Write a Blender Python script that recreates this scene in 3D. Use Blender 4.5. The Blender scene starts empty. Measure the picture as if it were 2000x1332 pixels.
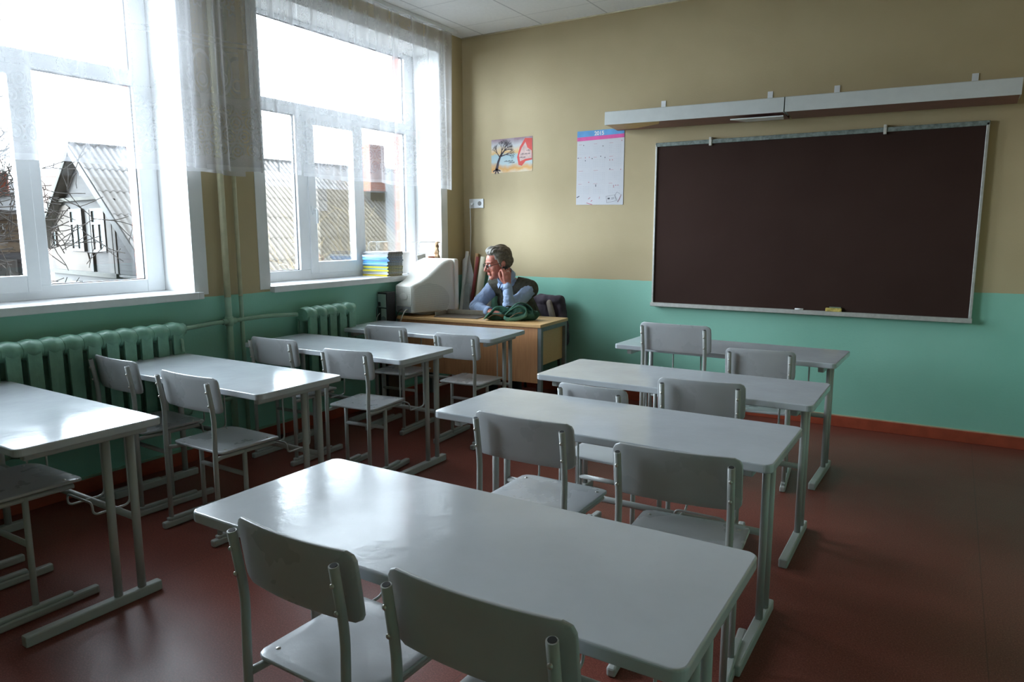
import bpy, bmesh, math, random
from mathutils import Vector, Matrix, noise
PI = math.pi
SC = bpy.context.scene
COL = SC.collection
random.seed(7)

# ------------------------------------------------------------------ camera
def make_camera():
    yaw, pitch, roll = math.radians(-31.571), math.radians(8.688), math.radians(-0.106)
    cy, sy, cp, sp = math.cos(yaw), math.sin(yaw), math.cos(pitch), math.sin(pitch)
    f = Vector((sy*cp, cy*cp, -sp)); r = Vector((cy, -sy, 0)); u = r.cross(f)
    c, s = math.cos(roll), math.sin(roll)
    r2 = c*r + s*u; u2 = -s*r + c*u
    cam = bpy.data.cameras.new('camera'); cam.sensor_width = 36; cam.sensor_fit = 'HORIZONTAL'
    cam.lens = 1393.92/2000*36; cam.clip_end = 300
    o = bpy.data.objects.new('camera', cam); COL.objects.link(o)
    m = Matrix.Identity(4)
    for i in range(3):
        m[i][0] = r2[i]; m[i][1] = u2[i]; m[i][2] = -f[i]
    m[0][3], m[1][3], m[2][3] = 4.0938, -5.7713, 1.4601
    o.matrix_world = m; SC.camera = o
make_camera()

# ------------------------------------------------------------------ world, light, exposure
SKY = 3.4; GLOW = 5.0
w = bpy.data.worlds.new('overcast'); SC.world = w; w.use_nodes = True
nt = w.node_tree; bg = nt.nodes['Background']
tc = nt.nodes.new('ShaderNodeTexCoord'); sep = nt.nodes.new('ShaderNodeSeparateXYZ')
def wm(op, *v):          # brighter cloud on the window side of the building, duller behind it
    x = nt.nodes.new('ShaderNodeMath'); x.operation = op
    for i, q in enumerate(v):
        if isinstance(q, (int, float)): x.inputs[i].default_value = q
        else: nt.links.new(q, x.inputs[i])
    return x.outputs[0]
nt.links.new(tc.outputs['Generated'], sep.inputs[0])
mr = nt.nodes.new('ShaderNodeMapRange'); mr.interpolation_type = 'SMOOTHSTEP'
mr.inputs['From Min'].default_value = -0.5; mr.inputs['From Max'].default_value = 0.08
mr.inputs['To Min'].default_value = 1.0; mr.inputs['To Max'].default_value = 0.06
nt.links.new(sep.outputs['X'], mr.inputs['Value'])
bg.inputs['Color'].default_value = (0.84, 0.94, 1.05, 1)
dp = nt.nodes.new('ShaderNodeVectorMath'); dp.operation = 'DOT_PRODUCT'      # the sun behind thin cloud, low over the street side
nt.links.new(tc.outputs['Generated'], dp.inputs[0]); dp.inputs[1].default_value = Vector((-0.36, -0.92, 0.18)).normalized()
m2 = nt.nodes.new('ShaderNodeMapRange'); m2.interpolation_type = 'SMOOTHSTEP'
m2.inputs['From Min'].default_value = 0.86; m2.inputs['From Max'].default_value = 1.0; m2.inputs['To Max'].default_value = GLOW
nt.links.new(dp.outputs['Value'], m2.inputs['Value'])
nt.links.new(wm('MULTIPLY', wm('ADD', mr.outputs[0], m2.outputs[0]), SKY), bg.inputs['Strength'])
vs = SC.view_settings
vs.view_transform = 'Standard'; vs.look = 'None'; vs.gamma = 1; vs.exposure = 3.27; vs.use_curve_mapping = False
SC.cycles.max_bounces = 10; SC.cycles.diffuse_bounces = 6; SC.cycles.transparent_max_bounces = 24
SC.cycles.caustics_reflective = False; SC.cycles.caustics_refractive = False
SC.cycles.use_denoising = True; SC.cycles.sample_clamp_indirect = 6
WIN_Y = [(-2.372, -0.366), (-4.967, -2.961)]     # openings in the left wall
SILL, LINTEL, CEIL = 1.085, 3.06, 3.255
for i, (a, b) in enumerate(WIN_Y):      # light portals: they only guide the sky sampling
    L = bpy.data.lights.new('portal', 'AREA'); L.shape = 'RECTANGLE'; L.size = b-a; L.size_y = LINTEL-SILL
    L.cycles.is_portal = True
    o = bpy.data.objects.new('sky_portal', L); COL.objects.link(o)
    o.location = (-0.52, (a+b)/2, (SILL+LINTEL)/2);     o.rotation_euler = Vector((1, 0, 0)).to_track_quat('-Z', 'Z').to_euler()

# ------------------------------------------------------------------ material helpers
class NT:
    def __init__(s, name, rough=0.6, col=(0.5, 0.5, 0.5), spec=0.5, metal=0.0):
        s.m = bpy.data.materials.new(name); s.m.use_nodes = True; s.t = s.m.node_tree
        s.b = s.t.nodes['Principled BSDF']; s.out = s.t.nodes['Material Output']
        s.b.inputs['Roughness'].default_value = rough; s.b.inputs['Base Color'].default_value = (*col, 1)
        s.b.inputs['Specular IOR Level'].default_value = spec; s.b.inputs['Metallic'].default_value = metal
    def n(s, typ, **k):
        x = s.t.nodes.new(typ)
        for a, v in k.items(): setattr(x, a, v)
        return x
    def L(s, a, b): s.t.links.new(a, b)
    def coord(s, kind='Object', scale=None, rot=None):
        tc = s.n('ShaderNodeTexCoord'); o = tc.outputs[kind]
        if scale or rot:
            mp = s.n('ShaderNodeMapping'); s.L(o, mp.inputs[0])
            if scale: mp.inputs['Scale'].default_value = scale
            if rot: mp.inputs['Rotation'].default_value = rot
            o = mp.outputs[0]
        return o
    def noise(s, scale, detail=4, vec=None, rough=0.55):
        x = s.n('ShaderNodeTexNoise'); x.inputs['Scale'].default_value = scale; x.inputs['Detail'].default_value = detail
        x.inputs['Roughness'].default_value = rough
        s.L(vec if vec is not None else s.coord(), x.inputs['Vector']); return x.outputs['Fac']
    def ramp(s, fac, stops):
        x = s.n('ShaderNodeValToRGB'); s.L(fac, x.inputs[0]); el = x.color_ramp.elements
        while len(el) < len(stops): el.new(0.5)
        for i, (p, c) in enumerate(stops):
            el[i].position = p; el[i].color = (*c, 1) if not isinstance(c, float) else (c, c, c, 1)
        return x.outputs[0]
    def math(s, op, a, b=None, c=None):
        x = s.n('ShaderNodeMath', operation=op)
        for i, v in enumerate((a, b, c)):
            if v is None: continue
            if isinstance(v, (int, float)): x.inputs[i].default_value = v
            else: s.L(v, x.inputs[i])
        return x.outputs[0]
    def mix(s, f, a, b, mode='MIX'):
        x = s.n('ShaderNodeMix', data_type='RGBA', blend_type=mode)
        for i, v in ((0, f), (6, a), (7, b)):
            if isinstance(v, (int, float)): x.inputs[i].default_value = v
            elif isinstance(v, tuple): x.inputs[i].default_value = (*v, 1)
            else: s.L(v, x.inputs[i])
        return x.outputs[2]
    def color(s, c): s.L(c, s.b.inputs['Base Color'])
    def bump(s, h, strength=0.2, dist=0.01):
        x = s.n('ShaderNodeBump'); x.inputs['Strength'].default_value = strength; x.inputs['Distance'].default_value = dist
        s.L(h, x.inputs['Height']); s.L(x.outputs[0], s.b.inputs['Normal'])

def simple(name, col, rough=0.6, metal=0.0, var=0.06, scale=12, bump=0.0, spec=0.5):
    t = NT(name, rough, col, spec, metal)
    n = t.noise(scale)
    d = tuple(max(0, c*(1-var*2)) for c in col); l = tuple(min(1, c*(1+var*2)) for c in col)
    t.color(t.ramp(n, [(0.3, d), (0.7, l)]))
    if bump: t.bump(t.noise(scale*4), bump, 0.004)
    return t.m

M = {}
# two tone wall paint
def wall_mat():
    t = NT('wall_paint', 0.5, spec=0.35)
    g = t.n('ShaderNodeNewGeometry'); sp = t.n('ShaderNodeSeparateXYZ'); t.L(g.outputs['Position'], sp.inputs[0])
    n = t.noise(1.7, 3, g.outputs['Position']); nf = t.noise(14, 5, g.outputs['Position'])
    h = t.math('ADD', sp.outputs['Z'], t.math('MULTIPLY', t.math('SUBTRACT', t.noise(6, 2, g.outputs['Position']), 0.5), 0.012))
    f = t.math('GREATER_THAN', h, 1.048)
    cream = t.ramp(n, [(0.3, (0.46, 0.37, 0.215)), (0.7, (0.51, 0.415, 0.25))])
    green = t.ramp(n, [(0.3, (0.25, 0.55, 0.43)), (0.7, (0.29, 0.60, 0.48))])
    green = t.mix(t.math('MULTIPLY', nf, 0.22), green, (0.32, 0.56, 0.47))
    t.color(t.mix(f, green, cream))
    t.bump(t.noise(70, 6, g.outputs['Position']), 0.25, 0.004)
    r = t.math('MULTIPLY_ADD', f, 0.2, 0.38); t.L(r, t.b.inputs['Roughness'])
    return t.m
M['wall'] = wall_mat()
def floor_mat():
    t = NT('floor_linoleum', 0.42, spec=0.28)
    v = t.coord()
    a = t.noise(170, 3, v, 0.7); b = t.noise(2.0, 3, v)
    c = t.ramp(a, [(0.30, (0.095, 0.022, 0.016)), (0.5, (0.175, 0.042, 0.029)), (0.68, (0.29, 0.10, 0.075))])
    c = t.mix(t.math('MULTIPLY', b, 0.5), c, (0.16, 0.05, 0.035))
    sp = t.n('ShaderNodeSeparateXYZ'); t.L(v, sp.inputs[0])
    seam = t.math('LESS_THAN', t.math('FRACT', t.math('DIVIDE', t.math('ADD', sp.outputs['X'], 0.2), 1.5)), 0.0022)
    c = t.mix(t.math('MULTIPLY', seam, 0.6), c, (0.06, 0.02, 0.015))
    t.color(c); t.bump(t.noise(60, 4, v), 0.12, 0.003)
    t.L(t.math('MULTIPLY_ADD', b, 0.22, 0.26), t.b.inputs['Roughness'])
    return t.m
M['floor'] = floor_mat()
def ceil_mat():
    t = NT('ceiling_panel', 0.85, (0.72, 0.72, 0.71))
    v = t.coord(); sp = t.n('ShaderNodeSeparateXYZ'); t.L(v, sp.inputs[0])
    sx = t.math('LESS_THAN', t.math('FRACT', t.math('DIVIDE', t.math('ADD', sp.outputs['X'], 6.575), 0.62)), 0.02)
    sy = t.math('LESS_THAN', t.math('FRACT', t.math('DIVIDE', t.math('ADD', sp.outputs['Y'], 12.73), 0.62)), 0.02)
    s = t.math('MAXIMUM', sx, t.math('MULTIPLY', sy, 0.5))
    n = t.noise(40, 5, v)
    c = t.ramp(n, [(0.3, (0.78, 0.78, 0.77)), (0.7, (0.83, 0.83, 0.82))])
    t.color(t.mix(t.math('MULTIPLY', s, 0.6), c, (0.35, 0.35, 0.36)))
    t.bump(t.math('SUBTRACT', n, s), 0.15, 0.003)
    return t.m
M['ceil'] = ceil_mat()
def desk_mat(name='desk_grey_paint', col=(0.53, 0.565, 0.60), rough=0.13, bstr=0.10):
    t = NT(name, rough, spec=0.45)
    oi = t.n('ShaderNodeObjectInfo')
    va = t.n('ShaderNodeVectorMath', operation='ADD'); t.L(t.coord(), va.inputs[0]); 
    cmb = t.n('ShaderNodeCombineXYZ'); t.L(t.math('MULTIPLY', oi.outputs['Random'], 30), cmb.inputs[0]); t.L(cmb.outputs[0], va.inputs[1])
    v = va.outputs[0]
    n = t.noise(5, 4, v); n2 = t.noise(45, 5, v)
    c = t.ramp(n, [(0.3, tuple(x*0.95 for x in col)), (0.7, tuple(x*1.05 for x in col))])
    chip = t.math('LESS_THAN', t.noise(110, 1, v), 0.20)
    c = t.mix(t.math('MULTIPLY', chip, 0.12), c, (0.16, 0.14, 0.12))
    t.color(c); t.L(t.math('MULTIPLY_ADD', n, 0.10, rough-0.05), t.b.inputs['Roughness'])
    h = t.math('ADD', n2, t.math('MULTIPLY', t.noise(9, 2, v), 3))
    t.bump(h, bstr, 0.003)
    return t.m
M['desk'] = desk_mat()
M['chair'] = desk_mat('chair_grey_paint', (0.47, 0.485, 0.50), 0.28, 0.12)
M['frame'] = desk_mat('frame_grey_paint', (0.42, 0.435, 0.42), 0.33, 0.15)
M['white'] = simple('white_window_plastic', (0.80, 0.82, 0.84), 0.3, var=0.01)
M['reveal'] = simple('white_plaster', (0.80, 0.80, 0.79), 0.6, var=0.02, scale=5)
M['sill'] = simple('white_sill', (0.78, 0.79, 0.80), 0.28, var=0.02)
M['skirt'] = simple('red_skirting_paint', (0.36, 0.07, 0.035), 0.4, var=0.08)
M['cream_line'] = simple('cream_line_paint', (0.50, 0.44, 0.30), 0.5)
M['radiator'] = simple('green_radiator_paint', (0.17, 0.36, 0.26), 0.38, var=0.06, scale=20, bump=0.2)
M['pipe_cream'] = simple('cream_pipe_paint', (0.56, 0.52, 0.33), 0.4)
M['pipe_green'] = simple('green_pipe_paint', (0.26, 0.42, 0.30), 0.4)
M['metal'] = simple('galvanised_metal', (0.52, 0.52, 0.50), 0.35, 0.8)
M['screw'] = simple('worn_screw_metal', (0.62, 0.60, 0.55), 0.3, 0.7)
M['dark'] = simple('black_plastic', (0.02, 0.02, 0.022), 0.5)
M['hole'] = simple('dark_tube_inside', (0.03, 0.03, 0.028), 0.8)
M['rubber'] = simple('grey_plastic', (0.25, 0.25, 0.25), 0.6)
M['paper'] = simple('white_paper', (0.80, 0.80, 0.80), 0.7, var=0.02)
M['brownpaper'] = simple('brown_paper', (0.50, 0.33, 0.19), 0.8, var=0.15, scale=30)
def glass_mat():
    t = NT('window_glass'); t.t.nodes.remove(t.b)
    tr = t.n('ShaderNodeBsdfTransparent'); gl = t.n('ShaderNodeBsdfGlossy'); gl.inputs['Roughness'].default_value = 0.01
    fr = t.n('ShaderNodeFresnel'); fr.inputs[0].default_value = 1.45
    mx = t.n('ShaderNodeMixShader'); t.L(t.math('MULTIPLY', fr.outputs[0], 0.8), mx.inputs[0]); t.L(tr.outputs[0], mx.inputs[1]); t.L(gl.outputs[0], mx.inputs[2])
    tr.inputs[0].default_value = (0.95, 0.97, 0.97, 1)
    t.L(mx.outputs[0], t.out.inputs[0]); return t.m
M['glass'] = glass_mat()

# ------------------------------------------------------------------ geometry helpers
def box(bm, c, s, rz=0, M4=None, mi=0):
    m = Matrix.Translation(c) @ Matrix.Rotation(rz, 4, 'Z') @ Matrix.Diagonal((*s, 1))
    if M4: m = M4 @ m
    r = bmesh.ops.create_cube(bm, size=1, matrix=m)
    if mi:
        for f in {f for v in r['verts'] for f in v.link_faces}: f.material_index = mi
    return r['verts']
def bx(bm, x0, x1, y0, y1, z0, z1, mi=0):
    return box(bm, ((x0+x1)/2, (y0+y1)/2, (z0+z1)/2), (abs(x1-x0), abs(y1-y0), abs(z1-z0)), mi=mi)
def tube(bm, pts, r, seg=10, closed=False, cap=True, flat=1.0, up=None, mi=0):
    """sweep an (oval) section along a polyline; r a number or a list"""
    pts = [Vector(p) for p in pts]; n = len(pts); rings = []
    ref = Vector(up) if up else None
    prev = None
    for i, p in enumerate(pts):
        if closed: d = pts[(i+1) % n]-pts[i-1]
        else: d = pts[min(i+1, n-1)]-pts[max(i-1, 0)]
        d.normalize()
        if prev is None:
            a = ref if ref else (Vector((0, 0, 1)) if abs(d.z) < 0.9 else Vector((1, 0, 0)))
        else: a = prev
        b = d.cross(a)
        if b.length < 1e-5: b = d.orthogonal()
        b.normalize(); a = b.cross(d).normalized(); prev = a
        rr = r[i] if isinstance(r, (list, tuple)) else r
        rings.append([bm.verts.new(p + a*math.cos(2*PI*k/seg)*rr + b*math.sin(2*PI*k/seg)*rr*flat) for k in range(seg)])
    m = n if closed else n-1
    for i in range(m):
        A, B = rings[i], rings[(i+1) % n]
        for k in range(seg):
            f = bm.faces.new((A[k], A[(k+1) % seg], B[(k+1) % seg], B[k])); f.smooth = True; f.material_index = mi
    if cap and not closed:
        for A in (rings[0][::-1], rings[-1]):
            f = bm.faces.new(A); f.material_index = mi
def rounded(pts, rad, n=5):
    """round the corners of an open polyline"""
    pts = [Vector(p) for p in pts]; out = [pts[0]]
    for i in range(1, len(pts)-1):
        p, a, b = pts[i], pts[i-1], pts[i+1]
        da = (a-p); db = (b-p); r = min(rad, da.length*0.49, db.length*0.49)
        A = p+da.normalized()*r; B = p+db.normalized()*r
        for k in range(n+1):
            t = k/n; out.append(A*(1-t)**2 + p*2*t*(1-t) + B*t*t)
    out.append(pts[-1]); return out
def rrect(x0, x1, y0, y1, r, n=6):
    rs = r if isinstance(r, (list, tuple)) else [r]*4       # corners: x0y0, x1y0, x1y1, x0y1
    out = []
    for (cx, cy, a0, q) in ((x0, y0, PI, 0), (x1, y0, 1.5*PI, 1), (x1, y1, 0, 2), (x0, y1, 0.5*PI, 3)):
        rr = rs[q]; ox = cx+rr if cx == x0 else cx-rr; oy = cy+rr if cy == y0 else cy-rr
        for k in range(n+1):
            a = a0+k/n*PI/2; out.append((ox+rr*math.cos(a), oy+rr*math.sin(a)))
    return out
def slab(bm, outline, z0, z1, M4=None, mi=0):
    M4 = M4 or Matrix.Identity(4)
    a = [bm.verts.new(M4 @ Vector((x, y, z0))) for x, y in outline]; b = [bm.verts.new(M4 @ Vector((x, y, z1))) for x, y in outline]
    n = len(a); fs = [bm.faces.new(a[::-1]), bm.faces.new(b)]
    for k in range(n): fs.append(bm.faces.new((a[k], a[(k+1) % n], b[(k+1) % n], b[k])))
    for f in fs: f.material_index = mi
def blob(bm, c, r, rot=None, seg=16, M4=None):
    m = Matrix.Translation(c) @ (rot.to_matrix().to_4x4() if rot is not None else Matrix.Identity(4)) @ Matrix.Diagonal((*((r,)*3 if isinstance(r, (int, float)) else r), 1))
    if M4: m = M4 @ m
    res = bmesh.ops.create_uvsphere(bm, u_segments=seg, v_segments=max(6, seg*3//4), radius=1, matrix=m)
    for v in res['verts']:
        for f in v.link_faces: f.smooth = True
    return res['verts']
def capsule(bm, a, b, ra, rb, flat=1.0, up=None, seg=14):
    a, b = Vector(a), Vector(b); d = (b-a); L = d.length or 1e-6; d.normalize()
    pts, rs = [], []
    for k in range(5):
        t = math.pi/2*(k/4); pts.append(a-d*ra*math.cos(t)); rs.append(max(ra*math.sin(t), 0.0004))
    for k in range(1, 5): pts.append(a.lerp(b, k/5)); rs.append(ra+(rb-ra)*k/5)
    for k in range(5):
        t = math.pi/2*(1-k/4); pts.append(b+d*rb*math.cos(t)); rs.append(max(rb*math.sin(t), 0.0004))
    tube(bm, pts, rs, seg, flat=flat, up=up)
def obj(name, bm, mats, parent=None, bevel=0, smooth=None, seg=2, **props):
    bmesh.ops.recalc_face_normals(bm, faces=bm.faces)
    me = bpy.data.meshes.new(name); bm.to_mesh(me); bm.free()
    if not isinstance(mats, (list, tuple)): mats = [mats]
    for m in mats: me.materials.append(M[m] if isinstance(m, str) else m)
    o = bpy.data.objects.new(name, me); COL.objects.link(o)
    if parent: o.parent = parent
    if smooth:
        for p in me.polygons: p.use_smooth = True
    if bevel:
        b = o.modifiers.new('bevel', 'BEVEL'); b.width = bevel; b.segments = seg; b.limit_method = 'ANGLE'; b.angle_limit = math.radians(40)
    for k, v in props.items(): o[k] = v
    return o
def thing(name, label, cat, loc=(0, 0, 0), rz=0, group=None):
    o = bpy.data.objects.new(name, None); o.empty_display_size = 0.1; COL.objects.link(o)
    o.location = loc; o.rotation_euler = (0, 0, rz); o['label'] = label; o['category'] = cat
    if group: o['group'] = group
    return o
def tag(o, label, cat, group=None):
    o['label'] = label; o['category'] = cat
    if group: o['group'] = group
    return o
def struct(name, bm, m, **k):
    o = obj(name, bm, m, **k); o['kind'] = 'structure'; return o
def NB(): return bmesh.new()
def dup(root, loc, rz, label, group=None, scale=None):
    r = root.copy(); COL.objects.link(r); r.location = loc; r.rotation_euler = (0, 0, rz); r['label'] = label
    if group: r['group'] = group
    if scale: r.scale = scale
    for ch in list(root.children):
        c = ch.copy(); COL.objects.link(c); c.parent = r
        for g in list(ch.children):
            d = g.copy(); COL.objects.link(d); d.parent = c
    return r
def remeshed(bm, voxel, smooth_it=4, fac=0.5):
    """join overlapping volumes into one continuous surface; returns a bmesh"""
    me = bpy.data.meshes.new('tmp'); bmesh.ops.recalc_face_normals(bm, faces=bm.faces); bm.to_mesh(me); bm.free()
    o = bpy.data.objects.new('tmp', me); COL.objects.link(o)
    r = o.modifiers.new('r', 'REMESH'); r.mode = 'VOXEL'; r.voxel_size = voxel; r.use_smooth_shade = True
    s = o.modifiers.new('s', 'SMOOTH'); s.iterations = smooth_it; s.factor = fac
    dg = bpy.context.evaluated_depsgraph_get(); ev = o.evaluated_get(dg)
    me2 = bpy.data.meshes.new_from_object(ev)
    out = bmesh.new(); out.from_mesh(me2)
    bpy.data.objects.remove(o); bpy.data.meshes.remove(me); bpy.data.meshes.remove(me2)
    for f in out.faces: f.smooth = True
    return out

# ------------------------------------------------------------------ room shell
RX, RY = 4.9, -7.0
T_IN, T_OUT = -0.36, -0.46
b = NB(); bx(b, -0.6, RX+0.2, RY-0.2, 0.2, -0.15, 0); struct('floor', b, 'floor')
b = NB(); bx(b, -0.6, RX+0.2, RY-0.2, 0.2, CEIL, CEIL+0.15); struct('ceiling', b, 'ceil')
b = NB(); bx(b, -0.36, RX+0.2, 0, 0.2, 0, CEIL); struct('wall_back', b, 'wall')
b = NB(); bx(b, RX, RX+0.2, RY, 0, 0, CEIL); struct('wall_right', b, 'wall')
b = NB(); bx(b, -0.36, RX+0.2, RY-0.2, RY, 0, CEIL); struct('wall_rear', b, 'wall')
def wall_with_holes(x0, x1, ya, yb, za, zb, holes, m, name):
    b = NB(); bx(b, x0, x1, ya, yb, za, holes[0][2]); bx(b, x0, x1, ya, yb, holes[0][3], zb)
    ys = [ya]
    for h in sorted(holes): ys += [h[0], h[1]]
    ys.append(yb)
    for i in range(0, len(ys), 2): bx(b, x0, x1, ys[i], ys[i+1], holes[0][2], holes[0][3])
    return struct(name, b, m)
wall_with_holes(T_IN, 0, RY, 0, 0, CEIL, [(a, c, SILL-0.04, LINTEL) for a, c in WIN_Y], 'wall', 'wall_left')
def brick_mat(name, c1, c2, mortar, scale=1.0):
    t = NT(name, 0.9)
    g = t.coord('Object'); sp = t.n('ShaderNodeSeparateXYZ'); t.L(g, sp.inputs[0])
    cb = t.n('ShaderNodeCombineXYZ'); t.L(t.math('ADD', sp.outputs['X'], sp.outputs['Y']), cb.inputs[0]); t.L(sp.outputs['Z'], cb.inputs[1])
    bt = t.n('ShaderNodeTexBrick'); t.L(cb.outputs[0], bt.inputs[0])
    bt.inputs['Scale'].default_value = scale; bt.inputs['Brick Width'].default_value = 0.26; bt.inputs['Row Height'].default_value = 0.098
    bt.inputs['Mortar Size'].default_value = 0.006; bt.inputs['Color1'].default_value = (*c1, 1); bt.inputs['Color2'].default_value = (*c2, 1); bt.inputs['Mortar'].default_value = (*mortar, 1)
    t.color(bt.outputs[0]); return t.m
M['brick'] = brick_mat('orange_brick', (0.20, 0.042, 0.018), (0.17, 0.036, 0.016), (0.09, 0.075, 0.07))
wall_with_holes(T_OUT, T_IN, RY-0.4, 0.6, -4.2, 3.8, [(a+0.10, c-0.10, SILL-0.1, LINTEL+0.15) for a, c in WIN_Y], 'brick', 'wall_facade')
# skirting and the thin cream line painted above it
b = NB(); bx(b, 0, RX, -0.018, 0, 0, 0.082); struct('baseboard_back', b, 'skirt', bevel=0.003)
b = NB(); bx(b, 0, RX, -0.006, 0, 0.082, 0.090); struct('trim_1', b, 'cream_line')
b = NB(); bx(b, 0, 0.018, RY, -0.018, 0, 0.082); struct('baseboard_left', b, 'skirt', bevel=0.003)
b = NB(); bx(b, 0, 0.010, RY, -0.006, 0.082, 0.096); struct('trim_2', b, 'pipe_green')
b = NB(); bx(b, RX-0.018, RX, RY, -0.018, 0, 0.082); struct('baseboard_right', b, 'skirt', bevel=0.003)
b = NB(); tube(b, [(0.012, -0.02, CEIL-0.006), (RX, -0.02, CEIL-0.006)], 0.006, 8); struct('trim_3', b, 'cream_line')

# white painted bands and reveals around each window, sills
XF = -0.30      # room side of the window frame
for i, (ya, yb) in enumerate(WIN_Y):
    b = NB(); t = 0.004
    bx(b, T_IN+0.001, t, yb-t, yb, SILL, LINTEL); bx(b, T_IN+0.001, t, ya, ya+t, SILL, LINTEL); bx(b, T_IN+0.001, t, ya+t, yb-t, LINTEL-t, LINTEL)
    bx(b, 0, t, yb, yb+0.095, SILL-0.02, LINTEL+0.09); bx(b, 0, t, ya-0.085, ya, SILL-0.02, LINTEL+0.09); bx(b, 0, t, ya, yb, LINTEL, LINTEL+0.09)
    struct('trim_%d' % (4+i), b, 'reveal')
    b = NB(); bx(b, XF-0.01, 0.045, ya+0.002 if i != 1 else ya-0.03, yb-0.002, SILL-0.045, SILL)
    if i != 0: bx(b, 0.006, 0.045, yb-0.002, yb+0.035, SILL-0.045, SILL)
    struct('windowsill_%d' % (i+1), b, 'sill', bevel=0.004)

def window(idx, ya, yb):
    e = bpy.data.objects.new('window_%d' % idx, None); COL.objects.link(e); e['kind'] = 'structure'
    e.location = (0, yb, 0)
    # y measured leftwards from the right edge of the opening
    W = yb-ya
    x0, x1 = XF-0.055, XF
    zb, zt = SILL, LINTEL-0.005
    R0 = 0.042           # side reveal is slightly splayed: frame starts here
    def q(bb, a, c, z0, z1, xx0=x0, xx1=x1): bx(bb, xx0, xx1, -a, -c, z0, z1)
    b = NB()
    q(b, 0.005, 0.125, zb, zt)                      # right jamb
    q(b, W-0.075, W-0.005, zb, zt)                # left jamb
    q(b, 0.125, W-0.075, zb, 1.165); q(b, 0.125, W-0.075, 3.025, zt)
    q(b, 0.125, W-0.075, 2.355, 2.445)
    q(b, 0.70, 0.80, 1.165, 2.355); q(b, 1.30, 1.44, 1.165, 2.355)
    obj('window_frame', b, 'white', e, bevel=0.004)
    def pane(a, c, z0, z1, xx):
        b = NB(); q(b, a, c, z0, z1, xx-0.004, xx+0.004); return b
    # opening sash in the middle
    b = NB(); X0, X1 = XF-0.03, XF+0.014
    q(b, 0.76, 0.832, 1.13, 2.385, X0, X1); q(b, 1.265, 1.34, 1.13, 2.385, X0, X1)
    q(b, 0.832, 1.265, 1.13, 1.225, X0, X1); q(b, 0.832, 1.265, 2.305, 2.385, X0, X1)
    s = obj('sash', b, 'white', e, bevel=0.004)
    obj('pane', pane(0.832, 1.265, 1.225, 2.305, XF-0.01), 'glass', s)
    b = NB(); bx(b, X1, X1+0.012, -1.318, -1.288, 1.60, 1.665)
    tube(b, rounded([(X1+0.01, -1.303, 1.64), (X1+0.045, -1.303, 1.64), (X1+0.045, -1.303, 1.53)], 0.018), [0.010]*6+[0.009]*3 if False else 0.009, 8, flat=1.1)
    obj('handle', b, 'white', s, bevel=0.002)
    obj('pane', pane(0.125, 0.70, 1.165, 2.355, XF-0.03), 'glass', e)
    obj('pane', pane(1.44, W-0.075, 1.165, 2.355, XF-0.03), 'glass', e)
    obj('pane', pane(0.125, W-0.075, 2.445, 3.025, XF-0.03), 'glass', e)
    # dark seal around the fixed lights
    b = NB()
    for (a, c, z0, z1) in ((0.125, 0.70, 1.165, 2.355), (1.44, W-0.075, 1.165, 2.355), (0.125, W-0.075, 2.445, 3.025)):
        q(b, a, a+0.006, z0, z1, XF-0.04, XF-0.024); q(b, c-0.006, c, z0, z1, XF-0.04, XF-0.024)
        q(b, a, c, z0, z0+0.005, XF-0.04, XF-0.024); q(b, a, c, z1-0.005, z1, XF-0.04, XF-0.024)
    obj('rubber_seal', b, 'dark', e)
for i, (ya, yb) in enumerate(WIN_Y): window(i+1, ya, yb)

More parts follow.
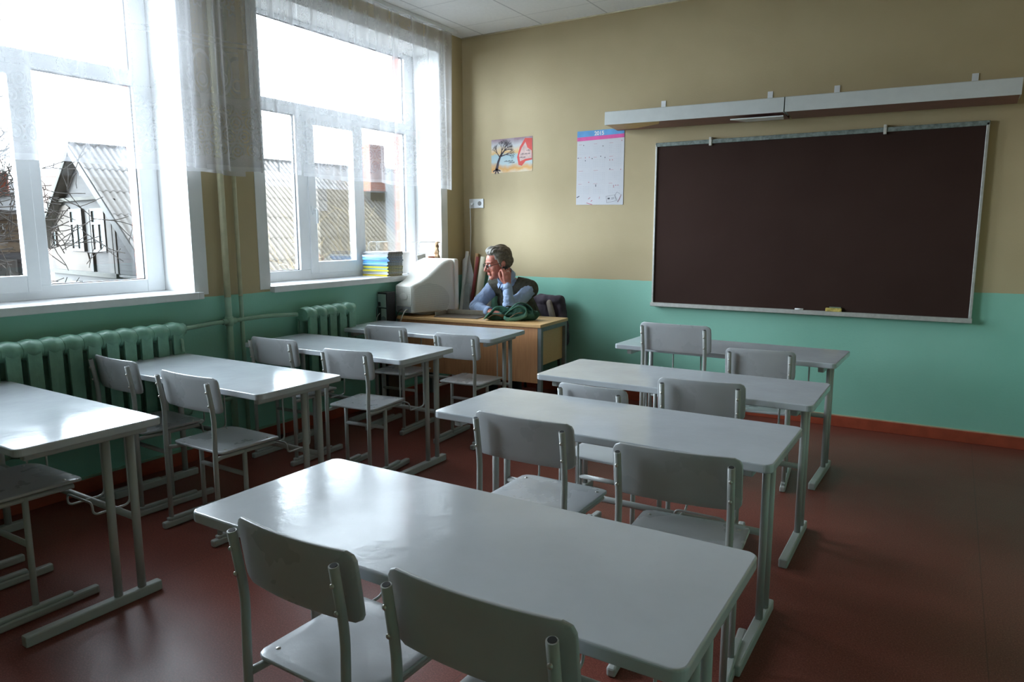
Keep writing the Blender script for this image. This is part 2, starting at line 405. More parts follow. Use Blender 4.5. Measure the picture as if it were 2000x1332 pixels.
# ------------------------------------------------------------------ lace curtains
def lace_mat():
    t = NT('white_lace'); t.t.nodes.remove(t.b)
    uv = t.n('ShaderNodeUVMap'); uv.uv_map = 'UVMap'
    sp = t.n('ShaderNodeSeparateXYZ'); t.L(uv.outputs[0], sp.inputs[0]); U, V = sp.outputs[0], sp.outputs[1]
    m = t.math
    def band(a, b): return m('MULTIPLY', m('GREATER_THAN', V, a), m('LESS_THAN', V, b))
    def cell(period, offx, y0, py=None):       # centred coords in a repeating cell
        x = m('MULTIPLY', m('SUBTRACT', m('FRACT', m('DIVIDE', m('ADD', U, offx), period)), 0.5), period)
        if py: y = m('MULTIPLY', m('SUBTRACT', m('FRACT', m('DIVIDE', m('SUBTRACT', V, y0), py)), 0.5), py)
        else: y = m('SUBTRACT', V, y0)
        return x, y
    def rad(x, y, ky=1.0): return m('SQRT', m('ADD', m('MULTIPLY', x, x), m('MULTIPLY', m('MULTIPLY', y, y), ky)))
    def ring(r, r0, wd): return m('LESS_THAN', m('ABSOLUTE', m('SUBTRACT', r, r0)), wd)
    # honeycomb of rings in the border
    x1, y1 = cell(0.10, 0, 0.045, 0.173); r1 = rad(x1, y1); x2, y2 = cell(0.10, 0.05, 0.1315, 0.173); r2 = rad(x2, y2)
    rm = m('MINIMUM', r1, r2)
    hc = m('MAXIMUM', ring(rm, 0.026, 0.004), m('MAXIMUM', ring(rm, 0.047, 0.005), m('LESS_THAN', rm, 0.010)))
    wave = m('MULTIPLY', m('COSINE', m('MULTIPLY', U, 2*PI/0.20)), 0.02)
    inb = m('MULTIPLY', m('GREATER_THAN', V, m('ADD', 0.085, wave)), m('LESS_THAN', V, m('SUBTRACT', 0.40, wave)))
    border = m('MULTIPLY', inb, m('ADD', 0.42, m('MULTIPLY', hc, 0.16)))
    solid = m('MULTIPLY', m('SUBTRACT', 1.0, inb), band(0, 0.45)); solid = m('MULTIPLY', solid, 0.62)
    a = m('ADD', m('MULTIPLY', m('GREATER_THAN', V, 0.45), 0.46), m('ADD', border, solid))
    # column medallions above the border
    x3, y3 = cell(0.34, 0.05, 0.60); r3 = rad(x3, y3, 0.35); r3b = rad(x3, m('SUBTRACT', V, 0.56))
    med = m('MAXIMUM', ring(r3, 0.075, 0.007), m('MAXIMUM', m('LESS_THAN', r3b, 0.026), ring(r3b, 0.043, 0.005)))
    med = m('MULTIPLY', med, band(0.46, 0.74))
    lines = m('MAXIMUM', band(0.755, 0.765), m('MAXIMUM', band(0.785, 0.795), band(0.45, 0.458)))
    # flower medallions
    x4, y4 = cell(0.34, 0.05, 1.03); r4 = rad(x4, y4); fl = m('ADD', 0.042, m('MULTIPLY', m('COSINE', m('MULTIPLY', m('ARCTAN2', y4, x4), 6)), 0.010))
    flo = m('MAXIMUM', m('LESS_THAN', m('ABSOLUTE', m('SUBTRACT', r4, fl)), 0.008), m('LESS_THAN', r4, 0.018))
    x5, y5 = cell(0.17, 0.05, 1.26); r5 = rad(x5, y5); fl5 = m('ADD', 0.030, m('MULTIPLY', m('COSINE', m('MULTIPLY', m('ARCTAN2', y5, x5), 5)), 0.012))
    flo5 = m('MAXIMUM', m('LESS_THAN', r5, fl5), m('LESS_THAN', rad(x5, m('SUBTRACT', V, 1.205)), 0.013))
    fine = t.n('ShaderNodeTexVoronoi'); fine.inputs['Scale'].default_value = 130; t.L(uv.outputs[0], fine.inputs['Vector'])
    dots = m('MULTIPLY', m('LESS_THAN', fine.outputs['Distance'], 0.35), 0.05)
    pat = m('MAXIMUM', m('MAXIMUM', med, m('MULTIPLY', lines, 0.6)), m('MAXIMUM', flo, flo5))
    a = m('ADD', m('ADD', a, m('MULTIPLY', pat, 0.15)), dots)
    a = m('MAXIMUM', a, m('MULTIPLY', m('LESS_THAN', V, 0.028), 0.80))
    gm = t.n('ShaderNodeNewGeometry'); dt = t.n('ShaderNodeVectorMath', operation='DOT_PRODUCT'); t.L(gm.outputs['Incoming'], dt.inputs[0]); t.L(gm.outputs['Normal'], dt.inputs[1])
    cs = m('MAXIMUM', m('ABSOLUTE', dt.outputs['Value']), 0.12)          # threads close up where the cloth is seen edge-on
    a = m('SUBTRACT', 1.0, m('POWER', m('SUBTRACT', 1.0, m('MINIMUM', m('MULTIPLY', a, 0.72), 0.92)), m('DIVIDE', 0.8, cs)))
    tr = t.n('ShaderNodeBsdfTransparent'); df = t.n('ShaderNodeBsdfDiffuse'); tl = t.n('ShaderNodeBsdfTranslucent')
    df.inputs[0].default_value = (0.88, 0.87, 0.88, 1); tl.inputs[0].default_value = (0.40, 0.395, 0.41, 1)
    m1 = t.n('ShaderNodeMixShader'); m1.inputs[0].default_value = 0.5; t.L(df.outputs[0], m1.inputs[1]); t.L(tl.outputs[0], m1.inputs[2])
    m2 = t.n('ShaderNodeMixShader'); t.L(a, m2.inputs[0]); t.L(tr.outputs[0], m2.inputs[1]); t.L(m1.outputs[0], m2.inputs[2])
    t.L(m2.outputs[0], t.out.inputs[0]); return t.m
M['lace'] = lace_mat()
def curtain(name, label, ya, yb, x, zh, seed, folds, lean=0.0, amp=0.028, amp_top=0.012):
    rnd = random.Random(seed); b = NB(); uvl = b.loops.layers.uv.new('UVMap')
    n = int((yb-ya)/0.010); nz = 26; ztop = CEIL-0.03
    fs = [(rnd.uniform(0.5, 1.0)*amp, folds*rnd.uniform(0.6, 1.6), rnd.uniform(0, 6.28)) for _ in range(4)]
    def off(y, t):
        s = 0
        for a, f, p in fs: s += a*math.sin(f*(y)*(1+0.03*math.sin(p*3))+p+0.4*t*math.sin(p))
        s2 = math.sin(y*folds*1.35+seed)
        return (s*0.45+max(0, s2)**3*amp*0.9)*(amp_top/amp + (1-amp_top/amp)*t)
    U = [0.0]
    for i in range(n):
        y0 = ya+(yb-ya)*i/n; y1 = ya+(yb-ya)*(i+1)/n
        U.append(U[-1]+math.hypot(y1-y0, off(y1, 1)-off(y0, 1))*1.15)
    grid = []
    for j in range(nz+1):
        t = 1-j/nz            # t=1 at the hem
        row = []
        for i in range(n+1):
            y = ya+(yb-ya)*i/n
            z = zh+(ztop-zh)*j/nz + (0.006*math.sin(y*9+seed) if j == 0 else 0)
            yy = y + lean*t*max(0, (i/n-0.6)/0.4)
            row.append((b.verts.new((x+off(y, t), yy, z)), U[i], z-zh))
        grid.append(row)
    for j in range(nz):
        for i in range(n):
            q = [grid[j][i], grid[j][i+1], grid[j+1][i+1], grid[j+1][i]]
            f = b.faces.new([c[0] for c in q]); f.smooth = True
            for l, c in zip(f.loops, q): l[uvl].uv = (c[1], c[2])
    return tag(obj(name, b, 'lace'), label, 'curtain')
curtain('lace_curtain', 'sheer white lace curtain over the near window, cut off by the left photo edge', -5.1, -2.62, 0.095, 1.825, 3, 17, lean=0.0, amp=0.045, amp_top=0.02)
curtain('lace_curtain', 'narrow sheer lace curtain hanging in front of the wall pipes between the two windows', -3.06, -2.46, 0.125, 1.85, 11, 21, lean=0.02, amp=0.045)
curtain('lace_curtain', 'narrow lace curtain panel over the left edge of the far window', -2.56, -2.09, 0.085, 1.87, 5, 26, amp=0.035)
curtain('lace_curtain', 'wide gathered white lace curtain hanging over the far window beside the room corner', -2.10, -0.285, 0.10, 1.85, 8, 21, amp=0.036)
for (a, c, l) in ((-5.2, -2.5, 'white ceiling curtain rail above the near window curtain'), (-2.48, -0.25, 'white ceiling curtain rail above the far window curtain')):
    b = NB(); bx(b, 0.06, 0.13, a, c, CEIL-0.03, CEIL); tag(obj('curtain_rail', b, 'white', bevel=0.003), l, 'curtain rail')

# ------------------------------------------------------------------ radiators and pipes
def radiator(y_right, n, pitch, label, ztop=0.925, zbot=0.33):
    e = thing('radiator', label, 'radiator', (0.13, y_right, 0))
    b0 = NB()
    H = ztop-zbot
    for (z, r) in ((ztop-0.052, 0.047), (zbot+0.052, 0.047)):      # top and bottom barrels
        pts, rs = [], []
        for k in range(13):
            t = k/12; pts.append((0, -pitch*t, z)); rs.append(r+0.009*math.sin(PI*t)**2)
        tube(b0, pts, rs, 14, flat=1.35)
    for s in (-1, 1):                                       # front and rear columns
        tube(b0, [(s*0.045, -pitch/2, zbot+0.03), (s*0.048, -pitch/2, zbot+H/2), (s*0.045, -pitch/2, ztop-0.03)], 0.021, 12, flat=1.5)
        bx(b0, s*0.062-0.005, s*0.062+0.005, -pitch/2-0.034, -pitch/2+0.034, zbot+0.05, ztop-0.06)
    me = None
    for i in range(n):
        if me is None:
            o = obj('radiator_section', b0, 'radiator', e, bevel=0.003); me = o
        else:
            o = me.copy(); COL.objects.link(o); o.parent = e
        o.location = (0, -pitch*i, 0)
    for zz in (ztop-0.045, zbot+0.045):
        b = NB(); tube(b, [(0, 0.03, zz), (0, -0.01, zz)], 0.036, 8); obj('end_nut', b, 'radiator', e)
    if n > 8:
        b = NB(); tube(b, [(0.05, -0.035, ztop-0.09), (0.075, -0.035, ztop-0.10), (0.085, -0.035, ztop-0.17)], 0.008, 8); obj('air_valve', b, 'pipe_green', e)
    return e
radiator(-3.175, 13, 0.0985, 'long green cast-iron radiator under the near window, leftmost in the room')
radiator(-1.72, 5, 0.0985, 'short green cast-iron radiator under the far window behind the desks', ztop=0.925)
e = thing('heating_pipe', 'painted vertical heating riser with side branches, on the wall between the windows', 'pipe', (0.05, -2.76, 0))
b = NB(); tube(b, [(0, 0, 1.04), (0, 0, CEIL)], 0.021, 12); obj('riser', b, 'pipe_cream', e, label='cream upper length of riser')
b = NB(); tube(b, [(0, 0, 0.0), (0, 0, 1.04)], 0.021, 12); obj('riser', b, 'pipe_green', e, label='green lower length of riser')
b = NB(); tube(b, rounded([(0.08, -0.40, 0.88), (0.05, -0.3, 0.878), (0, -0.12, 0.88), (0, 0, 0.88), (0, 0.3, 0.885), (0.08, 0.51, 0.88)], 0.08), 0.014, 10); obj('branch_pipe', b, 'pipe_green', e)
b = NB(); tube(b, rounded([(0.08, -0.40, 0.375), (0, -0.15, 0.36), (0, 0.25, 0.37), (0.08, 0.52, 0.375)], 0.08), 0.014, 10); obj('branch_pipe', b, 'pipe_green', e)
b = NB(); tube(b, [(0, 0, 0.85), (0, 0, 0.91)], 0.027, 12); tube(b, [(0, -0.05, 0.88), (0, 0.05, 0.88)], 0.020, 10); obj('tee_joint', b, 'pipe_green', e)
e = thing('heating_pipe', 'thinner painted vertical pipe right of the riser between the windows', 'pipe', (0.045, -2.655, 0))
b = NB(); tube(b, [(0, 0, 1.04), (0, 0, CEIL)], 0.014, 12); obj('riser', b, 'pipe_cream', e, label='cream upper length of pipe')
b = NB(); tube(b, [(0, 0, 0.0), (0, 0, 1.04)], 0.014, 12); obj('riser', b, 'pipe_green', e, label='green lower length of pipe')

# ------------------------------------------------------------------ pupil desks
DL, DW, DZ = 1.333, 0.525, 0.74
def make_desk():
    e = thing('school_desk', 'x', 'desk', group='grey double school desks')
    b = NB(); slab(b, rrect(-DL/2, DL/2, -DW/2, DW/2, 0.028), DZ-0.030, DZ)
    obj('tabletop', b, 'desk', e, bevel=0.005, seg=3)
    for s in (-1, 1):
        xc = s*(DL/2-0.085)
        b = NB(); bx(b, xc-0.016, xc+0.016, -0.21, 0.235, DZ-0.066, DZ-0.030); obj('top_rail', b, 'frame', e, bevel=0.005)
        for yy in (0.075, 0.17):
            b = NB(); tube(b, [(xc, yy, 0.035), (xc, yy, DZ-0.06)], 0.0165, 12, flat=0.85, up=(0, 1, 0)); obj('leg', b, 'frame', e)
        b = NB(); bx(b, xc-0.019, xc+0.019, -0.266, 0.246, 0.0, 0.042); obj('foot_bar', b, 'frame', e, bevel=0.006)
        # bag hook of bent wire under each seat place
        x0, x1, y0, y1 = s*0.345-0.098, s*0.345+0.098, 0.225, 0.075
        for off in (0,):
            b = NB(); P = [(x0, y0, DZ-0.03), (x0, y0, 0.345), (x0, y1, 0.345), (x0, y1, 0.395), (x1, y1, 0.395), (x1, y1, 0.345), (x1, y0, 0.345), (x1, y0, DZ-0.03)]
            tube(b, rounded(P, 0.03), 0.0048, 8); obj('bag_hook', b, 'frame', e)
    b = NB(); tube(b, [(-(DL/2-0.085), 0.17, 0.335), (DL/2-0.085, 0.17, 0.335)], 0.014, 10); obj('stretcher', b, 'frame', e)
    return e
DESKS = [  # x, y, rot, label
 (3.105, -4.437, -0.3, 'grey school desk nearest the camera, filling the lower middle of the photo'),
 (3.001, -3.266, -0.3, 'grey school desk of the right-hand row, directly behind the nearest one'),
 (2.979, -2.382, 0.2, 'grey school desk of the right-hand row, second from the blackboard wall'),
 (2.933, -1.277, -1.5, 'grey school desk of the right-hand row closest to the blackboard'),
 (0.788, -1.554, 4.4, 'grey school desk pushed against the front of the teacher desk'),
 (0.802, -2.454, 1.3, 'grey school desk of the window row, second from the teacher desk'),
 (0.822, -3.442, 0.0, 'grey school desk in the window row beside the long radiator, glare on its right end'),
 (0.806, -4.405, -1.0, 'glossy grey school desk cut off by the left photo edge, covered in window glare'),
]
proto = make_desk()
for i, (x, y, r, l) in enumerate(DESKS):
    if i == 0: proto.location = (x, y, 0); proto.rotation_euler = (0, 0, math.radians(r)); proto['label'] = l
    else: dup(proto, (x, y, 0), math.radians(r), l)

# ------------------------------------------------------------------ school chairs
def chair_parts(e, wb, zt, zs, ws=None):
    """wb backrest width, zt backrest top, zs seat height; origin under the backrest, +y is forward"""
    ws = ws or min(0.39, wb*0.94); hx = wb/2-0.028; sx = min(ws/2-0.02, hx-0.005)
    R = 0.0115
    b = NB(); d = 0.36
    nx, ny = 14, 14; G = []
    for k in (0, 1):
        g = []
        for j in range(ny+1):
            row = []
            for i in range(nx+1):
                x = (i/nx-0.5)*ws; y = 0.03+d*j/ny; rc = 0.055 if j > ny/2 else 0.028
                ex = abs(x)-(ws/2-rc); ey = abs(y-0.03-d/2)-(d/2-rc)
                if ex > 0 and ey > 0:
                    m_ = max(ex, ey); L = math.hypot(ex, ey); x = math.copysign(ws/2-rc+ex*m_/L, x); y = 0.03+d/2+math.copysign(d/2-rc+ey*m_/L, y-0.03-d/2)
                z = zs-0.012*k-0.006*math.cos(min(1, abs((y-0.2)/0.2))*PI/2)*math.cos(min(1, abs(x/(ws/2)))*PI/2)
                if y > 0.32: z -= 0.010*((y-0.32)/0.07)**2
                row.append(b.verts.new((x, y, z)))
            g.append(row)
        for j in range(ny):
            for i in range(nx): f = b.faces.new((g[j][i], g[j][i+1], g[j+1][i+1], g[j+1][i])); f.smooth = True
        G.append([g[0][i] for i in range(nx+1)]+[g[j][nx] for j in range(1, ny+1)]+[g[ny][i] for i in range(nx-1, -1, -1)]+[g[j][0] for j in range(ny-1, 0, -1)])
    for k in range(len(G[0])): b.faces.new((G[0][k], G[0][(k+1) % len(G[0])], G[1][(k+1) % len(G[0])], G[1][k]))
    obj('seat', b, 'chair', e, bevel=0.004, seg=2)
    s_ = e.children[-1]
    for px in (-1, 1):
        for py in (0.075, 0.32): b = NB(); blob(b, (px*sx*0.93, py, zs-0.001), (0.007, 0.007, 0.003), seg=8); obj('seat_bolt', b, 'screw', s_)
    # backrest: gently curved plywood with rounded corners
    hb = 0.175; b = NB(); nx, nz = 16, 8; th = 0.011; front, back = [], []
    lean = 0.14
    def P(u, vv, k):
        x = (u-0.5)*wb; z = zt-hb+hb*vv
        # corner rounding
        rc = 0.03; ex = abs(x)-(wb/2-rc); ez = max(vv*hb-(hb-rc), rc-vv*hb)
        if ex > 0 and ez > 0:
            L = math.hypot(ex, ez); m_ = max(ex, ez)
            x = math.copysign(wb/2-rc+ex*m_/L, x); zz = ez*m_/L
            z = (zt-rc+zz) if vv > 0.5 else (zt-hb+rc-zz)
        y = 0.012+0.020*(1-(2*(u-0.5))**2)*-1 + 0.020 - (z-(zt-hb))*lean + k
        return (x, y, z)
    G = []
    for k in (0, th):
        G.append([[b.verts.new(P(i/nx, j/nz, k)) for i in range(nx+1)] for j in range(nz+1)])
    for g, rev in ((G[0], 0), (G[1], 1)):
        for j in range(nz):
            for i in range(nx): b.faces.new((g[j][i], g[j][i+1], g[j+1][i+1], g[j+1][i])).smooth = True
    def rim(g): return [g[0][i] for i in range(nx+1)]+[g[j][nx] for j in range(1, nz+1)]+[g[nz][i] for i in range(nx-1, -1, -1)]+[g[j][0] for j in range(nz-1, 0, -1)]
    A, B = rim(G[0]), rim(G[1])
    for k in range(len(A)): b.faces.new((A[k], A[(k+1) % len(A)], B[(k+1) % len(A)], B[k]))
    bo = obj('backrest', b, 'chair', e, bevel=0.0035, seg=2)
    for px in (-1, 1):
        for zz in (zt-0.065, zt-0.13):
            b = NB(); yy = -0.004-(zz-(zt-hb))*lean; blob(b, (px*hx, yy-0.011, zz), (0.006, 0.004, 0.006), seg=8); obj('back_bolt', b, 'screw', bo)
    ztu = zt-0.022
    for px in (-1, 1):
        b = NB()
        pts = rounded([(px*hx, -0.005, 0.03), (px*hx, -0.003, zs), (px*hx, 0.002, zt-hb-0.01), (px*hx, -0.002-(hb-0.022)*lean, ztu)], 0.05)
        tube(b, pts, R, 12, flat=1.0)
        # hollow end
        tube(b, [(px*hx, -0.002-(hb-0.022)*lean+0.0005, ztu-0.001), (px*hx, -0.002-(hb-0.022)*lean, ztu+0.0012)], R*0.72, 12, mi=1)
        obj('back_post', b, ['frame', 'hole'], e)
        b = NB(); tube(b, [(px*sx, 0.17, 0.03), (px*sx, 0.17, zs-0.02)], R, 12); obj('leg', b, 'frame', e)
        b = NB(); tube(b, rounded([(px*hx, 0.0, zs-0.028), (px*sx, 0.04, zs-0.028), (px*sx, 0.345, zs-0.030)], 0.02), 0.0105, 10); obj('seat_rail', b, 'frame', e)
        b = NB(); bx(b, px*hx-0.016, px*hx+0.016, -0.05, 0.40, 0.0, 0.034); obj('skid', b, 'frame', e, bevel=0.008)
        b = NB(); bx(b, px*hx-0.013, px*hx+0.013, -0.025, 0.30, 0.034, 0.050); obj('skid_cap', b, 'frame', e, bevel=0.005)
    b = NB(); tube(b, [(-sx, 0.17, 0.29), (sx, 0.17, 0.29)], 0.0115, 10); obj('stretcher', b, 'frame', e)
CH = [ # x, y(back), rot, width, ztop, zseat, label
 (2.885, -4.755, -1, 0.388, 0.80, 0.437, 'grey school chair at the nearest desk, the left one of the pair'),
 (3.395, -4.78, 0, 0.418, 0.812, 0.437, 'grey school chair at the nearest desk, cut off by the bottom photo edge'),
 (2.795, -3.60, 0, 0.42, 0.792, 0.437, 'grey school chair at the second desk of the right row, its blue-grey seat fully visible'),
 (3.405, -3.69, 5, 0.408, 0.79, 0.437, 'wide-backed grey chair at the second desk of the right row, nearer the room middle'),
 (2.765, -2.94, -2, 0.345, 0.782, 0.437, 'small grey chair mostly hidden behind the second desk of the right row'),
 (3.185, -2.705, 7, 0.385, 0.81, 0.437, 'grey school chair right of the small one, in front of the third desk'),
 (2.69, -1.62, -2, 0.448, 0.909, 0.50, 'tall grey school chair rising above the desk closest to the blackboard, its back scratched'),
 (3.205, -1.65, 6, 0.382, 0.80, 0.437, 'lower grey school chair at the desk closest to the blackboard, right of the tall chair'),
 (0.625, -1.89, 6, 0.362, 0.789, 0.437, 'left grey chair at the desk pushed against the teacher desk'),
 (1.265, -1.90, 3, 0.358, 0.778, 0.437, 'right grey chair at the desk pushed against the teacher desk'),
 (0.47, -2.77, 2, 0.407, 0.80, 0.437, 'grey chair below the short radiator, left chair of its desk'),
 (1.12, -2.785, 7, 0.357, 0.783, 0.437, 'grey chair with a paint-worn seat, right chair of its desk'),
 (0.41, -3.745, -3, 0.425, 0.816, 0.437, 'grey chair standing closest to the long radiator'),
 (1.045, -3.76, -1, 0.447, 0.80, 0.437, 'grey chair in the window row with its whole seat and legs in view'),
 (1.02, -4.72, 0, 0.42, 0.86, 0.50, 'grey chair pushed under the desk at the left photo edge, only its seat showing'),
 (0.45, -4.74, 0, 0.42, 0.80, 0.44, 'grey chair under the left-edge desk, almost wholly outside the photo'),
]
for (x, y, r, wb, zt, zs, l) in CH:
    e = thing('school_chair', l, 'chair', (x, y, 0), math.radians(r), 'grey school chairs')
    chair_parts(e, wb, zt, zs)

# ------------------------------------------------------------------ teacher desk and what stands on it
def wood_mat(name, c1, c2, rough=0.35, scale=(2, 30, 30)):
    t = NT(name, rough); v = t.coord('Object', scale); n = t.noise(3, 6, v, 0.6)
    t.color(t.ramp(n, [(0.3, c1), (0.7, c2)])); return t.m
M['beech'] = wood_mat('beech_laminate', (0.62, 0.36, 0.15), (0.72, 0.45, 0.20))
M['beech_panel'] = wood_mat('beech_panel_vertical_grain', (0.50, 0.235, 0.105), (0.62, 0.32, 0.15), 0.4, (30, 30, 2))
M['greysteel'] = simple('grey_steel', (0.20, 0.22, 0.22), 0.45, 0.2)
M['greentop'] = simple('worn_green_top', (0.42, 0.58, 0.40), 0.22, scale=5)
TD = thing('teacher_desk', 'beech veneer teacher desk with grey steel legs in front of the man', 'desk', (0.768, -0.858, 0), math.radians(4.0))
TL, TW, TZ = 1.36, 0.53, 0.76
b = NB(); slab(b, rrect(-TL/2, TL/2, -TW/2, TW/2, 0.006), TZ-0.024, TZ); obj('tabletop', b, 'beech', TD, bevel=0.002)
b = NB(); bx(b, -TL/2+0.03, TL/2-0.035, -TW/2+0.016, -TW/2+0.032, 0.30, TZ-0.024); obj('front_panel', b, 'beech_panel', TD, bevel=0.001)
for sx in (-1, 1):
    for sy in (-1, 1):
        b = NB(); x = sx*(TL/2-0.02); y = sy*(TW/2-0.035); bx(b, x-0.017, x+0.017, y-0.017, y+0.017, 0, TZ-0.024); obj('leg', b, 'greysteel', TD, bevel=0.003)
    b = NB(); x = sx*(TL/2-0.02); bx(b, x-0.016, x+0.016, -TW/2+0.052, TW/2-0.052, TZ-0.058, TZ-0.024); obj('side_rail', b, 'greysteel', TD, bevel=0.003)
b = NB(); bx(b, TL/2-0.42, TL/2-0.037, -TW/2+0.055, TW/2-0.03, 0.43, TZ-0.06); dc = obj('drawer_case', b, 'beech', TD, bevel=0.002)
b = NB(); bx(b, TL/2-0.41, TL/2-0.045, TW/2-0.03, TW/2-0.018, 0.44, TZ-0.07); dr = obj('drawer_front', b, 'beech', dc, bevel=0.002)
b = NB(); bx(b, TL/2-0.26, TL/2-0.20, TW/2-0.018, TW/2-0.004, 0.62, 0.635); obj('pull', b, 'metal', dr) if False else b.free()
for z in (0.43,):
    b = NB(); bx(b, TL/2-0.037, TL/2-0.030, -TW/2+0.055, TW/2-0.035, z, TZ-0.06); obj('side_panel', b, 'beech', TD)

# computer monitor (rear housing towards us)
def perf_mat():
    t = NT('beige_monitor_plastic', 0.5)
    g = t.coord('Object'); sp = t.n('ShaderNodeSeparateXYZ'); t.L(g, sp.inputs[0])
    sx = t.math('FRACT', t.math('MULTIPLY', t.math('ADD', sp.outputs['X'], sp.outputs['Y']), 110)); sz = t.math('FRACT', t.math('MULTIPLY', sp.outputs['Z'], 110))
    d = t.math('ADD', t.math('POWER', t.math('SUBTRACT', sx, 0.5), 2), t.math('POWER', t.math('SUBTRACT', sz, 0.5), 2))
    hole = t.math('LESS_THAN', d, 0.07)
    r = t.math('ADD', t.math('POWER', t.math('MULTIPLY', t.math('SUBTRACT', sp.outputs['Y'], 0.16), 5.5), 2), t.math('POWER', t.math('MULTIPLY', t.math('SUBTRACT', sp.outputs['Z'], 0.10), 7), 2))
    side = t.math('MULTIPLY', t.math('LESS_THAN', r, 1.0), t.math('GREATER_THAN', t.math('ABSOLUTE', sp.outputs['X']), 0.10))
    lg = t.math('ADD', t.math('POWER', t.math('MULTIPLY', sp.outputs['X'], 20), 2), t.math('POWER', t.math('MULTIPLY', t.math('SUBTRACT', sp.outputs['Z'], 0.135), 36), 2))
    back = t.math('MULTIPLY', t.math('LESS_THAN', sp.outputs['Y'], 0.004), t.math('MULTIPLY', t.math('GREATER_THAN', lg, 1.0), t.math('GREATER_THAN', sp.outputs['Z'], 0.065)))
    f = t.math('MULTIPLY', hole, t.math('MAXIMUM', side, back))
    t.color(t.mix(f, (0.66, 0.64, 0.58), (0.22, 0.21, 0.19))); return t.m
M['crt'] = perf_mat()
M['crt_plain'] = simple('beige_plastic', (0.66, 0.64, 0.58), 0.45, var=0.02)
MON = thing('computer_monitor', 'big beige tube computer monitor seen from behind on the teacher desk', 'monitor', (0.185, -1.145, 0.79), math.radians(-9))
st = [(0.0, 0.100, 0.0, 0.222), (0.004, 0.112, 0.0, 0.232), (0.03, 0.118, 0.0, 0.240), (0.09, 0.128, 0.0, 0.262), (0.15, 0.142, 0.0, 0.300), (0.21, 0.160, 0.0, 0.350), (0.26, 0.178, 0.0, 0.395), (0.31, 0.192, 0.0, 0.425), (0.355, 0.200, 0.0, 0.437), (0.40, 0.203, 0.0, 0.438)]
b = NB(); prev = None
for k, (y, hw, z0, z1) in enumerate(st):
    zz0 = 0.0-0.0*k; r = 0.022+0.02*(k/9)
    lo = 0.0 + 0.05*(y/0.4)*0.0
    ol = rrect(-hw, hw, lo, z1, [0.015, 0.015, r, r], 5)
    ring = [b.verts.new((x*(1-0.10*(z/z1)*(0.4 if k > 3 else 0.5)), y, z)) for x, z in ol]
    if prev:
        for i in range(len(ring)): f = b.faces.new((prev[i], prev[(i+1) % len(ring)], ring[(i+1) % len(ring)], ring[i])); f.smooth = True
    else: b.faces.new(ring)
    prev = ring
b.faces.new(prev[::-1]); obj('rear_housing', b, 'crt', MON)
b = NB(); slab(b, rrect(-0.208, 0.208, -0.005, 0.443, 0.02), 0, 0.045, Matrix.Translation((0, 0.445, 0)) @ Matrix.Rotation(PI/2, 4, 'X')); bz = obj('bezel', b, 'crt_plain', MON, bevel=0.006)
b = NB(); slab(b, rrect(-0.17, 0.17, 0.07, 0.41, 0.02), 0, 0.003, Matrix.Translation((0, 0.449, 0)) @ Matrix.Rotation(PI/2, 4, 'X')); obj('screen', b, 'dark', bz)
b = NB(); bx(b, -0.085, 0.085, -0.004, 0.012, 0.006, 0.052); obj('connector_recess', b, 'rubber', MON)
b = NB(); slab(b, rrect(-0.098, 0.098, 0.060, 0.222, 0.02), 0, 0.006, Matrix.Translation((0, 0.002, 0)) @ Matrix.Rotation(PI/2, 4, 'X')); obj('vent_grille', b, 'crt', MON, bevel=0.002)
b = NB(); slab(b, [(0.050*math.cos(a*PI/12), 0.135+0.028*math.sin(a*PI/12)) for a in range(24)], 0, 0.006, Matrix.Translation((0, -0.002, 0)) @ Matrix.Rotation(PI/2, 4, 'X')); obj('oval_plate', b, 'crt_plain', MON, bevel=0.002)
b = NB(); tube(b, [(0, 0.24, -0.028), (0, 0.24, 0.002)], [0.11, 0.085], 24); obj('swivel_base', b, 'crt_plain', MON, bevel=0.003)
b = NB(); tube(b, rounded([(0.045, 0.005, 0.03), (0.045, -0.03, 0.025), (0.03, -0.06, -0.04), (0.02, -0.075, -0.12), (0.01, -0.08, -0.32)], 0.03), 0.0045, 8); obj('video_cable', b, 'crt_plain', MON)
b = NB(); tube(b, rounded([(-0.02, 0.005, 0.03), (-0.03, -0.03, 0.02), (-0.06, -0.05, -0.06), (-0.10, -0.06, -0.2), (-0.11, -0.05, -0.30)], 0.03), 0.005, 8); obj('power_cable', b, 'dark', MON)
# computer case
e = thing('computer_case', 'black and silver computer case, rear side showing, wedged beside the monitor and wall', 'computer', (0.068, -1.285, 0.55))
b = NB(); bx(b, -0.05, 0.05, 0, 0.11, 0, 0.415); cc = obj('case_shell', b, 'dark', e, bevel=0.004)
b = NB(); bx(b, -0.042, 0.042, -0.004, 0.002, 0.29, 0.40); obj('power_supply_plate', b, 'metal', e, bevel=0.001)
b = NB(); bx(b, -0.012, 0.042, -0.004, 0.002, 0.03, 0.28); obj('slot_plate', b, 'metal', e, bevel=0.001)
b = NB(); tube(b, [(0.014, -0.008, 0.19), (0.014, -0.002, 0.19)], 0.026, 18); obj('fan_grille', b, 'greysteel', e)
b = NB(); bx(b, -0.038, -0.015, -0.012, 0.0, 0.30, 0.335); obj('plug', b, 'dark', e, bevel=0.002)
for k in range(3):
    b = NB(); tube(b, rounded([(-0.027+0.004*k, -0.008, 0.31-0.07*k), (-0.03, -0.04, 0.28-0.07*k), (-0.034, -0.03, 0.12-0.05*k), (-0.02+0.01*k, -0.02, -0.08)], 0.03), 0.0035, 6); obj('cable', b, 'dark' if k == 0 else 'crt_plain', e)
e = thing('side_stand', 'low dark wooden stand in the corner carrying the computer case', 'stand', (0.068, -1.22, 0))
M['darkwood'] = wood_mat('dark_brown_wood', (0.06, 0.035, 0.02), (0.09, 0.05, 0.03), 0.6)
